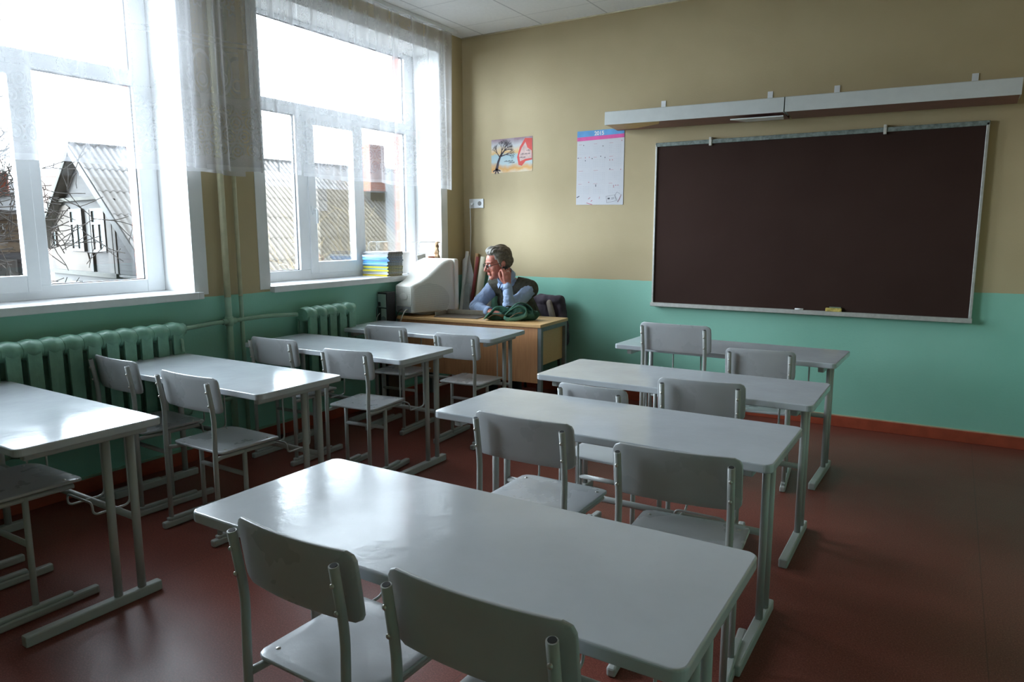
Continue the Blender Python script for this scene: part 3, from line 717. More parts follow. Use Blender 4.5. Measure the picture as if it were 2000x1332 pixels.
b = NB(); bx(b, -0.05, 0.05, -0.07, 0.07, 0.53, 0.55); obj('top', b, 'darkwood', e, bevel=0.002)
for sx in (-1, 1):
    b = NB(); bx(b, sx*0.045-0.006, sx*0.045+0.006, -0.065, 0.065, 0, 0.53); obj('side_board', b, 'darkwood', e, bevel=0.002)
# mouse, tray
b = NB(); blob(b, (0, 0, 0.0), (0.030, 0.055, 0.034)); 
bmesh.ops.bisect_plane(b, geom=b.verts[:]+b.edges[:]+b.faces[:], plane_co=(0, 0, 0), plane_no=(0, 0, 1), clear_inner=True)
bmesh.ops.holes_fill(b, edges=b.edges[:], sides=0)
o = tag(obj('computer_mouse', b, 'crt_plain', smooth=True), 'small pale computer mouse on the teacher desk right of the monitor', 'computer mouse'); o.location = (0.335, -0.635, 0.76); o.rotation_euler = (0, 0, 1.2)
M['tray'] = simple('dark_brown_vinyl', (0.13, 0.105, 0.085), 0.35, var=0.15, scale=25)
e = thing('desk_tray', 'flat dark brown tray with a raised rim on the teacher desk', 'tray', (0.62, -0.93, 0.76), math.radians(10))
b = NB(); slab(b, rrect(-0.20, 0.20, -0.12, 0.12, 0.012), 0.0, 0.006); obj('base', b, 'tray', e, bevel=0.002)
M['tray_rim'] = simple('grey_brown_rim', (0.30, 0.26, 0.20), 0.5, var=0.1)
b = NB(); bx(b, -0.20, 0.20, 0.105, 0.12, 0.006, 0.045); obj('back_rim', b, 'tray_rim', e, bevel=0.003)
b = NB(); bx(b, -0.20, -0.188, -0.09, 0.105, 0.006, 0.040); obj('side_rim', b, 'tray_rim', e, bevel=0.003)

# crumpled green bag
def cloth_mat(name, c1, c2, scale=9, rough=0.85, bump=0.4):
    t = NT(name, rough, spec=0.2); n = t.noise(scale, 4)
    t.color(t.ramp(n, [(0.35, c1), (0.65, c2)])); t.bump(t.noise(30, 4), bump, 0.01); return t.m
M['bag_green'] = cloth_mat('green_canvas', (0.025, 0.065, 0.045), (0.045, 0.12, 0.085))
M['bag_light'] = cloth_mat('light_green_canvas', (0.08, 0.22, 0.165), (0.14, 0.30, 0.24))
M['bag_brown'] = cloth_mat('brown_bag_lining', (0.10, 0.07, 0.04), (0.18, 0.13, 0.08))
BAG = thing('canvas_bag', 'crumpled green canvas bag with brown lining lying on the teacher desk', 'bag', (1.085, -0.915, 0.76), math.radians(24))
b = NB()
for (c, r) in (((0.06, 0, 0.035), (0.15, 0.08, 0.045)), ((0.10, 0.01, 0.06), (0.10, 0.07, 0.05)), ((-0.10, 0.0, 0.022), (0.10, 0.07, 0.028)), ((0.17, 0, 0.04), (0.07, 0.06, 0.045)), ((0.0, 0.03, 0.05), (0.09, 0.05, 0.045))):
    blob(b, c, r)
b = remeshed(b, 0.006, 3)
for v in b.verts:
    p = v.co; d = noise.fractal(Vector((p.x*9, p.y*9, p.z*14)), 0.7, 2.0, 4); d2 = abs(math.sin(p.x*32+p.y*22+6*noise.noise(p*8)))
    v.co += Vector((0, 0, 1))*d*0.012 + v.normal*(0.009*d2*d)
    v.co.z = max(0.002, v.co.z)
obj('bag_body', b, 'bag_green', BAG, smooth=True)
def ribbon(parent, pts, wdt, th, mat, name, twist=0.0, n=26):
    """closed or open cloth strip along a smooth curve"""
    P = rounded(pts, 0.06, 8); b = NB(); rows = []
    for i, p in enumerate(P):
        t = i/(len(P)-1); d = (P[min(i+1, len(P)-1)]-P[max(i-1, 0)]).normalized()
        a = Vector((0, 0, 1)); s = d.cross(a); s = s.normalized() if s.length > 1e-3 else Vector((0, 1, 0)); u = s.cross(d)
        ang = twist*t; ax = s*math.cos(ang)+u*math.sin(ang); nn = ax.cross(d)
        wv = wdt*(1+0.15*math.sin(9*t))
        rows.append([b.verts.new(p+ax*wv/2+nn*th/2), b.verts.new(p+nn*th), b.verts.new(p-ax*wv/2+nn*th/2), b.verts.new(p-ax*wv/2-nn*th/2), b.verts.new(p-nn*th*0.4), b.verts.new(p+ax*wv/2-nn*th/2)])
    for i in range(len(rows)-1):
        for k in range(6): b.faces.new((rows[i][k], rows[i][(k+1) % 6], rows[i+1][(k+1) % 6], rows[i+1][k]))
    b.faces.new(rows[0]); b.faces.new(rows[-1][::-1])
    return obj(name, b, mat, parent, smooth=True)
ribbon(BAG, [(-0.19, -0.05, 0.012), (-0.15, -0.06, 0.05), (-0.10, -0.05, 0.105), (-0.05, -0.03, 0.09), (0.0, -0.02, 0.04)], 0.055, 0.006, 'bag_light', 'strap', 1.2)
ribbon(BAG, [(-0.03, -0.075, 0.03), (0.00, -0.085, 0.075), (0.08, -0.06, 0.12), (0.14, -0.05, 0.10), (0.15, -0.075, 0.05), (0.08, -0.095, 0.02), (0.0, -0.10, 0.012), (-0.03, -0.095, 0.03)], 0.032, 0.006, 'bag_light', 'strap', 2.2)
ribbon(BAG, [(-0.01, -0.02, 0.07), (0.06, 0.0, 0.135), (0.13, 0.0, 0.135), (0.19, -0.01, 0.09), (0.21, -0.03, 0.03)], 0.05, 0.007, 'bag_green', 'strap', 0.6)
ribbon(BAG, [(-0.16, -0.075, 0.02), (-0.12, -0.075, 0.05), (-0.07, -0.07, 0.04), (-0.02, -0.08, 0.03)], 0.045, 0.006, 'bag_brown', 'lining', 0.8)
ribbon(BAG, [(0.02, -0.10, 0.03), (0.07, -0.105, 0.065), (0.12, -0.10, 0.07)], 0.02, 0.004, 'bag_brown', 'lining', 0.4)
ribbon(BAG, [(-0.06, 0.03, 0.07), (-0.03, 0.03, 0.11), (0.03, 0.02, 0.10)], 0.03, 0.005, 'bag_brown', 'lining', 0.4)

# ------------------------------------------------------------------ sill items, rolls in the corner
BC = [(0.10, 0.105, 0.11), (0.10, 0.105, 0.11), (0.30, 0.42, 0.50), (0.05, 0.22, 0.52), (0.04, 0.28, 0.62), (0.05, 0.22, 0.52), (0.07, 0.33, 0.62), (0.25, 0.45, 0.60), (0.10, 0.25, 0.40), (0.80, 0.70, 0.05), (0.35, 0.50, 0.45), (0.82, 0.72, 0.06), (0.65, 0.72, 0.74), (0.75, 0.77, 0.80), (0.85, 0.66, 0.04)]
BN = ['black-covered', 'dark grey', 'pale blue', 'deep blue', 'bright blue', 'blue', 'mid blue', 'light blue', 'slate blue', 'yellow', 'grey-green', 'bright yellow', 'pale grey', 'whitish', 'golden yellow']
M['pages'] = simple('greyish_page_edges', (0.24, 0.22, 0.20), 0.9, var=0.2, scale=60)
nb = len(BC); th = 0.0138
pos = ['topmost in the stack', 'second from the top of the stack', 'third from the top of the stack', 'fourth from the top of the stack', 'fifth from the top of the stack', 'sixth from the top of the stack', 'seventh from the top of the stack', 'middle of the stack', 'just above the upper yellow one', 'upper yellow one', 'between the two upper yellow ones', 'second yellow one', 'just below the second yellow one', 'resting on the bottom book', 'bottom of the stack']
for i in range(nb):
    k = nb-1-i; rr = random.Random(i*7+1)
    e = thing('exercise_book', '%s exercise book on the windowsill, %s' % (BN[i], pos[i]), 'book', (-0.125+rr.uniform(-0.006, 0.006), -1.045+rr.uniform(-0.012, 0.012), SILL+0.003+k*th), rr.uniform(-0.04, 0.04)+0.02, 'stack of exercise books on the windowsill')
    mt = simple('book_cover_%d' % i, BC[i], 0.35, var=0.04)
    b = NB(); bx(b, -0.14, 0.14, -0.10, -0.096, 0, th-0.0006); bx(b, -0.14, 0.14, -0.10, 0.10, 0, 0.0012); bx(b, -0.14, 0.14, -0.10, 0.10, th-0.0018, th-0.0006); obj('cover', b, mt, e)
    b = NB(); bx(b, -0.137, 0.137, -0.096, 0.098, 0.0012, th-0.0018); obj('pages', b, 'pages', e)
b = NB(); slab(b, rrect(-0.15, 0.15, -0.13, 0.13, 0.002), 0, 0.002); o = tag(obj('paper_sheet', b, 'paper'), 'loose white papers under the stack of exercise books on the sill', 'paper'); o.location = (-0.12, -1.08, SILL+0.0005); o.rotation_euler = (0, 0, 0.2)
# wire rack with papers
e = thing('wire_rack', 'white wire letter rack standing on the windowsill near the corner', 'rack', (-0.04, -0.56, SILL))
b = NB(); P = [(0, -0.14, 0.0), (0.01, -0.10, 0.285), (0.01, 0.15, 0.285), (0, 0.12, 0.0)]; tube(b, rounded(P, 0.02), 0.0035, 8); obj('wire_frame', b, 'white', e)
b = NB(); P = [(-0.10, -0.14, 0.0), (-0.09, -0.10, 0.285), (-0.09, 0.15, 0.285), (-0.10, 0.12, 0.0)]; tube(b, rounded(P, 0.02), 0.0035, 8); obj('wire_frame', b, 'white', e)
b = NB(); tube(b, [(0.005, -0.12, 0.18), (0.005, 0.135, 0.18)], 0.003, 8); obj('cross_wire', b, 'white', e)
b = NB(); tube(b, [(0.01, 0.04, 0.285), (0.0, 0.03, 0.0)], 0.003, 8); obj('cross_wire', b, 'white', e)
b = NB(); tube(b, [(0.0, -0.14, 0.003), (-0.10, -0.14, 0.003), (-0.10, 0.12, 0.003), (0, 0.12, 0.003)], 0.003, 8, closed=True); obj('base_wire', b, 'white', e)
b = NB(); box(b, (0, 0, 0.10), (0.05, 0.17, 0.19)); o = tag(obj('paper_box', b, 'paper', bevel=0.002), 'white cardboard box beside the exercise books on the sill', 'box'); o.location = (-0.13, -0.78, SILL+0.002); o.rotation_euler = (0, 0, 0.1)
b = NB(); box(b, (0, 0, 0.075), (0.012, 0.09, 0.15)); o = tag(obj('orange_booklet', b, simple('orange_card', (0.75, 0.17, 0.05), 0.5)), 'orange booklet standing in the wire rack', 'booklet'); o.location = (-0.022, -0.50, SILL+0.004)
b = NB(); box(b, (0, 0, 0.085), (0.012, 0.12, 0.17)); o = tag(obj('white_booklet', b, 'paper'), 'white booklet standing in the wire rack, left of the orange one', 'booklet'); o.location = (-0.03, -0.62, SILL+0.004); o.rotation_euler = (0.12, 0, 0)
e = thing('paper_bag', 'crumpled brown paper bag twisted at the top, at the corner end of the sill', 'bag', (-0.02, -0.415, SILL))
b = NB()
for c, r in (((0, 0, 0.09), (0.04, 0.034, 0.09)), ((0, 0.0, 0.19), (0.025, 0.022, 0.05)), ((0.0, 0, 0.25), (0.022, 0.024, 0.03)), ((0, 0.03, 0.28), (0.01, 0.035, 0.008))): blob(b, c, r)
b = remeshed(b, 0.005, 1)
for v in b.verts: v.co += v.normal*0.010*noise.noise(v.co*45); v.co.z = max(0.0005, v.co.z)
obj('bag_body', b, 'brownpaper', e, smooth=False)
# rolls
def roll(label, top, bot, r, mat, core=None):
    e = thing('paper_roll', label, 'roll', bot, 0, 'rolled posters leaning in the corner')
    t = Vector(top)-Vector(bot); L = t.length; d = t/L; b = NB()
    tube(b, [(0, 0, 0), tuple(t)], r, 20, cap=False); 
    tube(b, [tuple(t-d*0.0), tuple(t-d*0.08)], r*0.82, 20, cap=True)
    # ring on top
    obj('rolled_sheet', b, mat, e)
    b = NB(); tube(b, [tuple(t*0.0), tuple(t*0.0+d*0.004)], r*0.98, 20); obj('end_disc', b, mat, e)
M['cream_roll'] = simple('cream_paper', (0.70, 0.66, 0.50), 0.6, var=0.04)
M['maroon'] = simple('maroon_card', (0.28, 0.05, 0.05), 0.5)
M['tan'] = simple('tan_paper', (0.55, 0.33, 0.17), 0.7)
M['greyroll'] = simple('pale_grey_paper', (0.55, 0.56, 0.58), 0.6)
roll('thin white rolled poster leaning in the room corner, leftmost of the rolls', (0.085, -0.07, 1.275), (0.03, -0.26, 0.02), 0.017, 'paper')
roll('tan rolled poster leaning in the corner behind the maroon one', (0.175, -0.035, 1.255), (0.09, -0.10, 0.02), 0.018, 'tan')
roll('narrow maroon rolled sheet leaning in the corner beside the cream roll', (0.21, -0.075, 1.225), (0.10, -0.22, 0.02), 0.016, 'maroon')
roll('thick cream rolled poster leaning in the corner left of the man', (0.275, -0.06, 1.225), (0.15, -0.19, 0.02), 0.034, 'cream_roll')
roll('short white rolled poster half hidden behind the man', (0.365, -0.06, 1.12), (0.27, -0.14, 0.02), 0.028, 'paper')
for (pts, x, y, l, mat) in (([(-0.02, -0.53), (0.10, -0.53), (0.13, 0.50), (0.06, 0.72), (-0.01, 0.66)], 0.03, -0.10, 'white cardboard sheet with a pointed top leaning in the corner behind the monitor', 'paper'),
                        ([(0.0, -0.53), (0.09, -0.53), (0.10, 0.44), (0.02, 0.42)], 0.05, -0.15, 'grey folded cardboard leaning in front of the pointed white sheet', 'greyroll')):
    b = NB(); slab(b, [(a, c) for a, c in pts], 0, 0.005); o = tag(obj('cardboard_sheet', b, mat), l, 'cardboard')
    o.location = (x, y, 0.535); o.rotation_euler = (math.radians(86), 0, 0)
# ------------------------------------------------------------------ back wall: socket, drawing, calendar, board, lamp
e = thing('wall_socket', 'white double wall socket with a plugged-in cable left of the drawing', 'socket', (0.154, 0, 1.73))
b = NB(); box(b, (0, -0.006, 0), (0.165, 0.012, 0.088)); obj('face_plate', b, 'white', e, bevel=0.004)
for sx in (-0.04, 0.04):
    b = NB(); tube(b, [(sx, -0.010, 0), (sx, -0.014, 0)], 0.021, 20); r = obj('outlet', b, 'rubber' if sx > 0 else 'white', e)
b = NB(); tube(b, [(-0.04, -0.014, 0), (-0.04, -0.045, -0.004)], [0.016, 0.012], 14); obj('plug', b, 'white', e)
b = NB(); tube(b, rounded([(-0.04, -0.045, -0.004), (-0.045, -0.05, -0.05), (-0.06, -0.02, -0.25), (-0.075, -0.012, -0.48), (-0.10, -0.012, -0.8), (-0.12, -0.012, -1.2)], 0.05), 0.0035, 8); obj('cable', b, 'white', e)

DR = thing('child_drawing', "child's painting of a bare tree taped to the cream wall", 'drawing', (0.548, -0.002, 2.16))
def flatpoly(parent, name, pts, mat, y, **k):
    b = NB(); slab(b, pts, 0, 0.0006, Matrix.Translation((0, y, 0)) @ Matrix.Rotation(PI/2, 4, 'X')); return obj(name, b, mat, parent, **k)
def paint_mat():
    t = NT('watercolour', 0.8); v = t.coord('Object'); sp = t.n('ShaderNodeSeparateXYZ'); t.L(v, sp.inputs[0])
    z = t.math('ADD', t.math('ADD', t.math('MULTIPLY', sp.outputs['Z'], 3.1), 0.5), t.math('MULTIPLY', t.math('SUBTRACT', t.noise(9, 3, v), 0.5), 0.32))
    c = t.ramp(z, [(0.02, (0.70, 0.60, 0.45)), (0.13, (0.70, 0.38, 0.13)), (0.22, (0.62, 0.45, 0.30)), (0.30, (0.50, 0.60, 0.62)), (0.50, (0.40, 0.55, 0.60)), (0.56, (0.72, 0.47, 0.20)), (0.66, (0.70, 0.55, 0.38)), (0.78, (0.55, 0.56, 0.58)), (0.97, (0.30, 0.20, 0.24))])
    t.color(c); return t.m
b = NB(); slab(b, [(-0.222, -0.155), (0.215, -0.150), (0.222, -0.14), (0.222, 0.158), (-0.215, 0.150), (-0.222, 0.146)], 0, 0.001, Matrix.Rotation(PI/2, 4, 'X')); obj('sheet', b, paint_mat(), DR)
M['ink'] = simple('dark_watercolour', (0.07, 0.055, 0.07), 0.8)
M['redink'] = simple('red_watercolour', (0.66, 0.10, 0.09), 0.8)
M['pinkwash'] = simple('pink_wash', (0.62, 0.45, 0.42), 0.8, var=0.1, scale=20)
b = NB()
def br(p, a, L, w, d):
    q = (p[0]+L*math.cos(a), p[1]+L*math.sin(a)); n = (-math.sin(a), math.cos(a)); w2 = max(w*0.7, 0.0012)
    vs_ = [b.verts.new((p[0]+n[0]*w, -0.0016, p[1]+n[1]*w)), b.verts.new((p[0]-n[0]*w, -0.0016, p[1]-n[1]*w)), b.verts.new((q[0]-n[0]*w2, -0.0016, q[1]-n[1]*w2)), b.verts.new((q[0]+n[0]*w2, -0.0016, q[1]+n[1]*w2))]
    b.faces.new(vs_)
    if d == 0: return
    rr = random.Random(int(p[0]*9999)+d)
    for s in ([0.35, -0.35, -0.05] if d > 1 else [0.4, -0.4]): br(q, a+s*rr.uniform(0.6, 1.5)-0.08, L*rr.uniform(0.62, 0.85), w2*0.75, d-1)
br((-0.165, -0.125), 1.30, 0.07, 0.016, 0); br((-0.148, -0.06), 1.15, 0.075, 0.012, 0); br((-0.117, 0.005), 0.80, 0.055, 0.009, 4); br((-0.117, 0.0), 1.35, 0.05, 0.006, 4); br((-0.12, -0.005), 0.25, 0.06, 0.006, 3); br((-0.13, -0.01), 2.2, 0.045, 0.005, 3)
for a in (3.6, 4.3, 5.2, 5.9): br((-0.163, -0.12), a, 0.045, 0.008, 0)
obj('painted_tree', b, 'ink', DR)
flatpoly(DR, 'painted_shape', [(0.075, -0.09), (0.06, -0.02), (0.09, 0.07), (0.145, 0.145), (0.22, 0.14), (0.22, -0.05), (0.15, -0.06), (0.11, -0.10)], 'redink', -0.0010)
flatpoly(DR, 'painted_shape', [(0.092, -0.06), (0.08, -0.01), (0.11, 0.06), (0.15, 0.11), (0.17, 0.06), (0.215, 0.03), (0.215, -0.035), (0.15, -0.04)], 'pinkwash', -0.0018)
b = NB()
for (x, z, n) in ((0.10, 0.0, 9), (0.085, -0.03, 6), (0.16, 0.03, 4), (-0.08, -0.055, 9), (-0.03, -0.07, 6)):
    for k in range(n): bx(b, x+k*0.011, x+k*0.011+0.006, -0.0030, -0.0024, z, z+0.005+0.003*((k*7) % 3))
obj('pencil_marks', b, 'ink', DR, kind='stuff')

CAL = thing('wall_calendar', 'white wall calendar for 2015 with blue and pink header, left of the blackboard', 'calendar', (1.219, -0.003, 1.692))
CW, CHh = 0.442, 0.630
flatpoly(CAL, 'sheet', [(-0.003, 0.004), (CW, -0.004), (CW+0.001, CHh), (0.004, CHh)], simple('calendar_paper', (0.62, 0.62, 0.66), 0.6, var=0.01), 0)
flatpoly(CAL, 'header_band', [(0.003, CHh-0.052), (CW, CHh-0.045), (CW, CHh), (0.004, CHh)], simple('header_blue', (0.10, 0.33, 0.66), 0.5), -0.0008, label='blue header band')
flatpoly(CAL, 'header_stripe', [(0.003, CHh-0.084), (CW, CHh-0.076), (CW, CHh-0.045), (0.003, CHh-0.052)], simple('header_pink', (0.72, 0.08, 0.33), 0.5), -0.0008, label='pink header stripe')
cu = bpy.data.curves.new('t', 'FONT'); cu.body = '2015'; cu.size = 0.046; cu.align_x = 'CENTER'; cu.offset = 0.0012; to = bpy.data.objects.new('t', cu); COL.objects.link(to)
me = bpy.data.meshes.new_from_object(to.evaluated_get(bpy.context.evaluated_depsgraph_get())); bpy.data.objects.remove(to)
b = NB(); b.from_mesh(me); b.transform(Matrix.Translation((0.212, -0.0022, CHh-0.042)) @ Matrix.Rotation(PI/2, 4, 'X')); obj('year_number', b, 'paper', CAL, label='white figures 2015')
M['cal_red'] = simple('print_red', (0.50, 0.17, 0.22), 0.6); M['cal_grey'] = simple('print_grey', (0.42, 0.45, 0.52), 0.6); M['cal_dark'] = simple('print_dark', (0.07, 0.07, 0.09), 0.6)
rr = random.Random(4)
b = NB(); b2 = NB(); b3 = NB()
for r in range(4):
    for c in range(3):
        x0, z0 = 0.018+c*0.145, CHh-0.115-r*0.112
        bx(b, x0, x0+rr.uniform(0.028, 0.045), -0.0016, -0.0012, z0, z0+0.0022)
        for i in range(5):
            for j in range(7): bx(b2, x0+j*0.0165, x0+j*0.0165+0.004, -0.0016, -0.0012, z0-0.022-i*0.0145, z0-0.0185-i*0.0145)
for (x, z, k) in ((0.062, 0.505, 0), (0.245, 0.49, 0), (0.418, 0.525, 1), (0.08, 0.40, 1), (0.118, 0.402, 1), (0.145, 0.39, 0), (0.08, 0.375, 0), (0.225, 0.405, 0), (0.265, 0.393, 0), (0.31, 0.37, 1), (0.335, 0.37, 1), (0.312, 0.296, 0), (0.413, 0.287, 1), (0.115, 0.19, 1), (0.182, 0.165, 0), (0.182, 0.155, 0), (0.35, 0.155, 1), (0.37, 0.157, 1), (0.39, 0.157, 1), (0.35, 0.143, 1), (0.01, 0.40, 0)):
    bx(b if k else b3, x, x+0.007, -0.0019, -0.0013, z, z+0.008)
obj('month_names', b, 'cal_red', CAL, kind='stuff'); obj('day_numbers', b2, 'cal_grey', CAL, kind='stuff')
def seg(bm, a, c, w=0.0016):
    d = Vector((c[0]-a[0], 0, c[1]-a[1])); L = d.length; m = Matrix.Translation(((a[0]+c[0])/2, -0.0018, (a[1]+c[1])/2)) @ Matrix.Rotation(-math.atan2(d.z, d.x), 4, 'Y') @ Matrix.Diagonal((L, 0.0004, w, 1)); bmesh.ops.create_cube(bm, size=1, matrix=m)
for P in ([(0.285, 0.07), (0.292, 0.015), (0.375, 0.03), (0.365, 0.08)], [(0.365, 0.075), (0.385, 0.105), (0.425, 0.08), (0.395, 0.02)]):
    for i in range(4): seg(b3, P[i], P[(i+1) % 4])
seg(b3, (0.335, 0.055), (0.36, 0.06), 0.003); seg(b3, (0.335, 0.045), (0.36, 0.05), 0.003); seg(b3, (0.30, 0.05), (0.32, 0.052), 0.012); seg(b3, (0.004, 0.065), (0.03, 0.078), 0.007)
obj('printed_doodles', b3, 'cal_dark', CAL, kind='stuff')
b = NB(); seg(b, (0.10, 0.018), (0.155, 0.003), 0.006); seg(b, (0.115, 0.05), (0.135, 0.065), 0.004); seg(b, (0.14, 0.03), (0.155, 0.04), 0.006); seg(b, (0.22, 0.05), (0.225, 0.07), 0.003); seg(b, (0.395, 0.02), (0.425, 0.08), 0.004); obj('red_doodles', b, 'cal_red', CAL, kind='stuff')

BB = thing('blackboard', 'large dark brown school board with pale metal frame on the front wall', 'blackboard', (1.953, 0, 0.857))
BW, BH = 2.28, 1.306
def board_mat():
    t = NT('brown_board', 0.75, spec=0.12); n = t.noise(2.5, 5); n2 = t.noise(300, 2)
    c = t.ramp(n, [(0.3, (0.038, 0.018, 0.014)), (0.7, (0.045, 0.023, 0.018))]); t.color(t.mix(t.math('MULTIPLY', n2, 0.2), c, (0.06, 0.042, 0.036))); t.bump(n2, 0.1, 0.001); return t.m
b = NB(); bx(b, 0.01, BW-0.01, -0.030, -0.004, 0.01, BH-0.01); obj('board_surface', b, board_mat(), BB)
M['alu'] = simple('dull_aluminium', (0.50, 0.50, 0.47), 0.45, 0.35, scale=30)
for (x0, x1) in ((0, 0.015), (BW-0.019, BW)):
    b = NB(); bx(b, x0, x1, -0.042, 0, 0, BH); obj('side_frame', b, 'alu', BB, bevel=0.003)
b = NB(); bx(b, 0, BW, -0.042, 0, BH-0.020, BH+0.012); obj('top_frame', b, simple('grey_green_tape', (0.20, 0.24, 0.22), 0.6, var=0.2, scale=40), BB, bevel=0.004)
b = NB(); bx(b, -0.004, BW+0.004, -0.062, 0, -0.016, 0.016); obj('chalk_ledge', b, 'alu', BB, bevel=0.003)
for x in (0.45, 1.67):
    b = NB(); bx(b, x-0.010, x+0.010, -0.050, -0.0, BH-0.035, BH+0.03); tube(b, [(x, -0.045, BH+0.02), (x, -0.055, BH+0.02)], 0.010, 10); obj('hook_clip', b, 'crt_plain', BB, bevel=0.002)
e = thing('board_sponge', 'yellow sponge with a dark top on the blackboard ledge', 'sponge', (3.37, -0.047, 0.873), 0.05)
b = NB(); bx(b, -0.055, 0.055, -0.014, 0.014, 0, 0.026); obj('sponge_body', b, simple('yellow_sponge', (0.60, 0.47, 0.13), 0.9, var=0.2, scale=40, bump=0.5), e, bevel=0.005)
b = NB(); bx(b, -0.03, 0.05, -0.012, 0.012, 0.026, 0.034); obj('scouring_pad', b, simple('dull_green_pad', (0.22, 0.27, 0.18), 0.9), e, bevel=0.003)
b = NB(); tube(b, [(-0.03, 0, 0.006), (0.03, 0, 0.006)], 0.006, 8); o = tag(obj('chalk_stick', b, 'paper'), 'stick of white chalk on the blackboard ledge', 'chalk'); o.location = (3.13, -0.052, 0.873)

# two strip lamps above the board
def refl_mat():
    t = NT('lamp_reflector', 0.18, (0.72, 0.70, 0.68), metal=0.9); return t.m
M['lamp_inside'] = simple('maroon_lamp_inside', (0.22, 0.085, 0.075), 0.4); M['lamp_reflection'] = simple('ochre_painted_reflection', (0.62, 0.42, 0.18), 0.5)
M['lampwhite'] = simple('lamp_enamel', (0.62, 0.64, 0.63), 0.45, var=0.02)
def lamp(x0, x1, z, label, bks, plate=False):
    e = thing('board_lamp', label, 'lamp', (x0, 0, z)); e.rotation_euler = (0, math.radians(0.65), 0); L = x1-x0
    b = NB(); pr = [(-0.300, 0.0), (-0.300, 0.100), (-0.292, 0.104), (-0.10, 0.115), (-0.085, 0.105), (-0.085, 0.095), (-0.285, 0.090), (-0.292, 0.0)]
    A = [b.verts.new((0, y, zz)) for y, zz in pr]; B = [b.verts.new((L, y, zz)) for y, zz in pr]
    for k in range(len(pr)): b.faces.new((A[k], A[(k+1) % 8], B[(k+1) % 8], B[k]))
    b.faces.new(A); b.faces.new(B[::-1]); obj('housing', b, 'lampwhite', e)
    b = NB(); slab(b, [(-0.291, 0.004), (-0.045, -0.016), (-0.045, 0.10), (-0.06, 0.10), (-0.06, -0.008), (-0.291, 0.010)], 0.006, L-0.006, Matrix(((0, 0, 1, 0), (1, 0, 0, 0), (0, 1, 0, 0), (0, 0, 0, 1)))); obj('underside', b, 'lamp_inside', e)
    if plate: b = NB(); slab(b, [(0.01, -0.29), (0.46, -0.29), (0.42, -0.20), (0.20, -0.10), (0.01, -0.09)], 0, 0.0015, Matrix.Translation((0, 0, 0.002)) @ Matrix.Shear('XY', 4, (0, 0)) @ Matrix(((1, 0, 0, 0), (0, 1, 0, 0), (0, -0.0813, 1, -0.0237), (0, 0, 0, 1)))); obj('painted_reflection', b, 'lamp_reflection', e)  # ochre piece: a reflection on the lamp underside put into colour
    for xx in (0.0, L-0.006):
        b = NB(); slab(b, [(-0.30, 0.0), (-0.105, 0.0), (-0.088, 0.105), (-0.292, 0.104)], 0, 0.006, Matrix(((0, 0, 1, xx), (1, 0, 0, 0), (0, 1, 0, 0), (0, 0, 0, 1)))); obj('end_cap', b, 'lampwhite', e)
    for bx_ in bks:
        b = NB(); xx = bx_-x0; bx(b, xx-0.019, xx+0.019, -0.006, 0, 0.085, 0.20); bx(b, xx-0.019, xx+0.019, -0.10, 0, 0.102, 0.108); obj('wall_bracket', b, 'white', e, bevel=0.001)
    if plate:
        b = NB(); slab(b, [(L-0.38, -0.27), (L-0.005, -0.27), (L-0.03, -0.12), (L-0.30, -0.12)], -0.026, -0.018); obj('reflector_plate', b, 'white', e)
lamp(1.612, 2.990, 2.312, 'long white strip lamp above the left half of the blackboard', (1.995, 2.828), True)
lamp(2.998, 4.372, 2.297, 'long white strip lamp above the right half of the blackboard', (3.29, 4.125))

# ------------------------------------------------------------------ the man at the teacher desk
e = thing('office_chair', 'dark upholstered chair behind the man, mostly hidden by the teacher desk', 'chair', (0.90, -0.26, 0), math.radians(-4))
M['chairdark'] = simple('dark_upholstery', (0.035, 0.03, 0.035), 0.8)
b = NB(); slab(b, rrect(-0.23, 0.23, -0.20, 0.17, 0.05), 0.42, 0.455); obj('seat', b, 'chairdark', e, bevel=0.01)
b = NB(); slab(b, rrect(-0.22, 0.22, 0.52, 0.86, 0.08), 0, 0.03, Matrix.Translation((0, 0.19, 0)) @ Matrix.Rotation(PI/2, 4, 'X')); obj('backrest', b, 'chairdark', e, bevel=0.008)
for sx in (-1, 1):
    b = NB(); tube(b, [(sx*0.19, -0.16, 0), (sx*0.19, -0.16, 0.42)], 0.013, 10); obj('leg', b, 'dark', e)
    b = NB(); tube(b, [(sx*0.19, 0.20, 0), (sx*0.19, 0.175, 0.45), (sx*0.19, 0.20, 0.84)], 0.013, 10); obj('back_leg', b, 'dark', e)
e = thing('jacket', 'dark purple-grey jacket hung over the chair back behind the man', 'jacket', (0.90, -0.26, 0), math.radians(-4))
b = NB()
for sx in (-1, 1): capsule(b, (sx*0.19, 0.18, 0.80), (sx*0.28, 0.13, 0.50), 0.065, 0.05, 0.8)
capsule(b, (-0.16, 0.18, 0.845), (0.19, 0.18, 0.845), 0.055, 0.055); capsule(b, (-0.14, 0.17, 0.55), (0.14, 0.17, 0.55), 0.07, 0.07)
blob(b, (0, 0.18, 0.70), (0.25, 0.055, 0.19))
b = remeshed(b, 0.009, 3)
for v in b.verts: v.co += v.normal*(0.014*noise.fractal(Vector((v.co.x*9, v.co.y*9, v.co.z*4)), 0.7, 2, 3)); v.co.y = min(v.co.y, 0.235)
obj('jacket_body', b, cloth_mat('purple_grey_cloth', (0.05, 0.042, 0.055), (0.10, 0.08, 0.10)), e, smooth=True)
b = NB(); capsule(b, (0.13, 0.11, 0.83), (0.22, 0.08, 0.60), 0.03, 0.035, 0.5); b = remeshed(b, 0.006, 2); obj('jacket_lining', b, cloth_mat('beige_lining', (0.24, 0.20, 0.17), (0.32, 0.27, 0.22)), e, smooth=True)

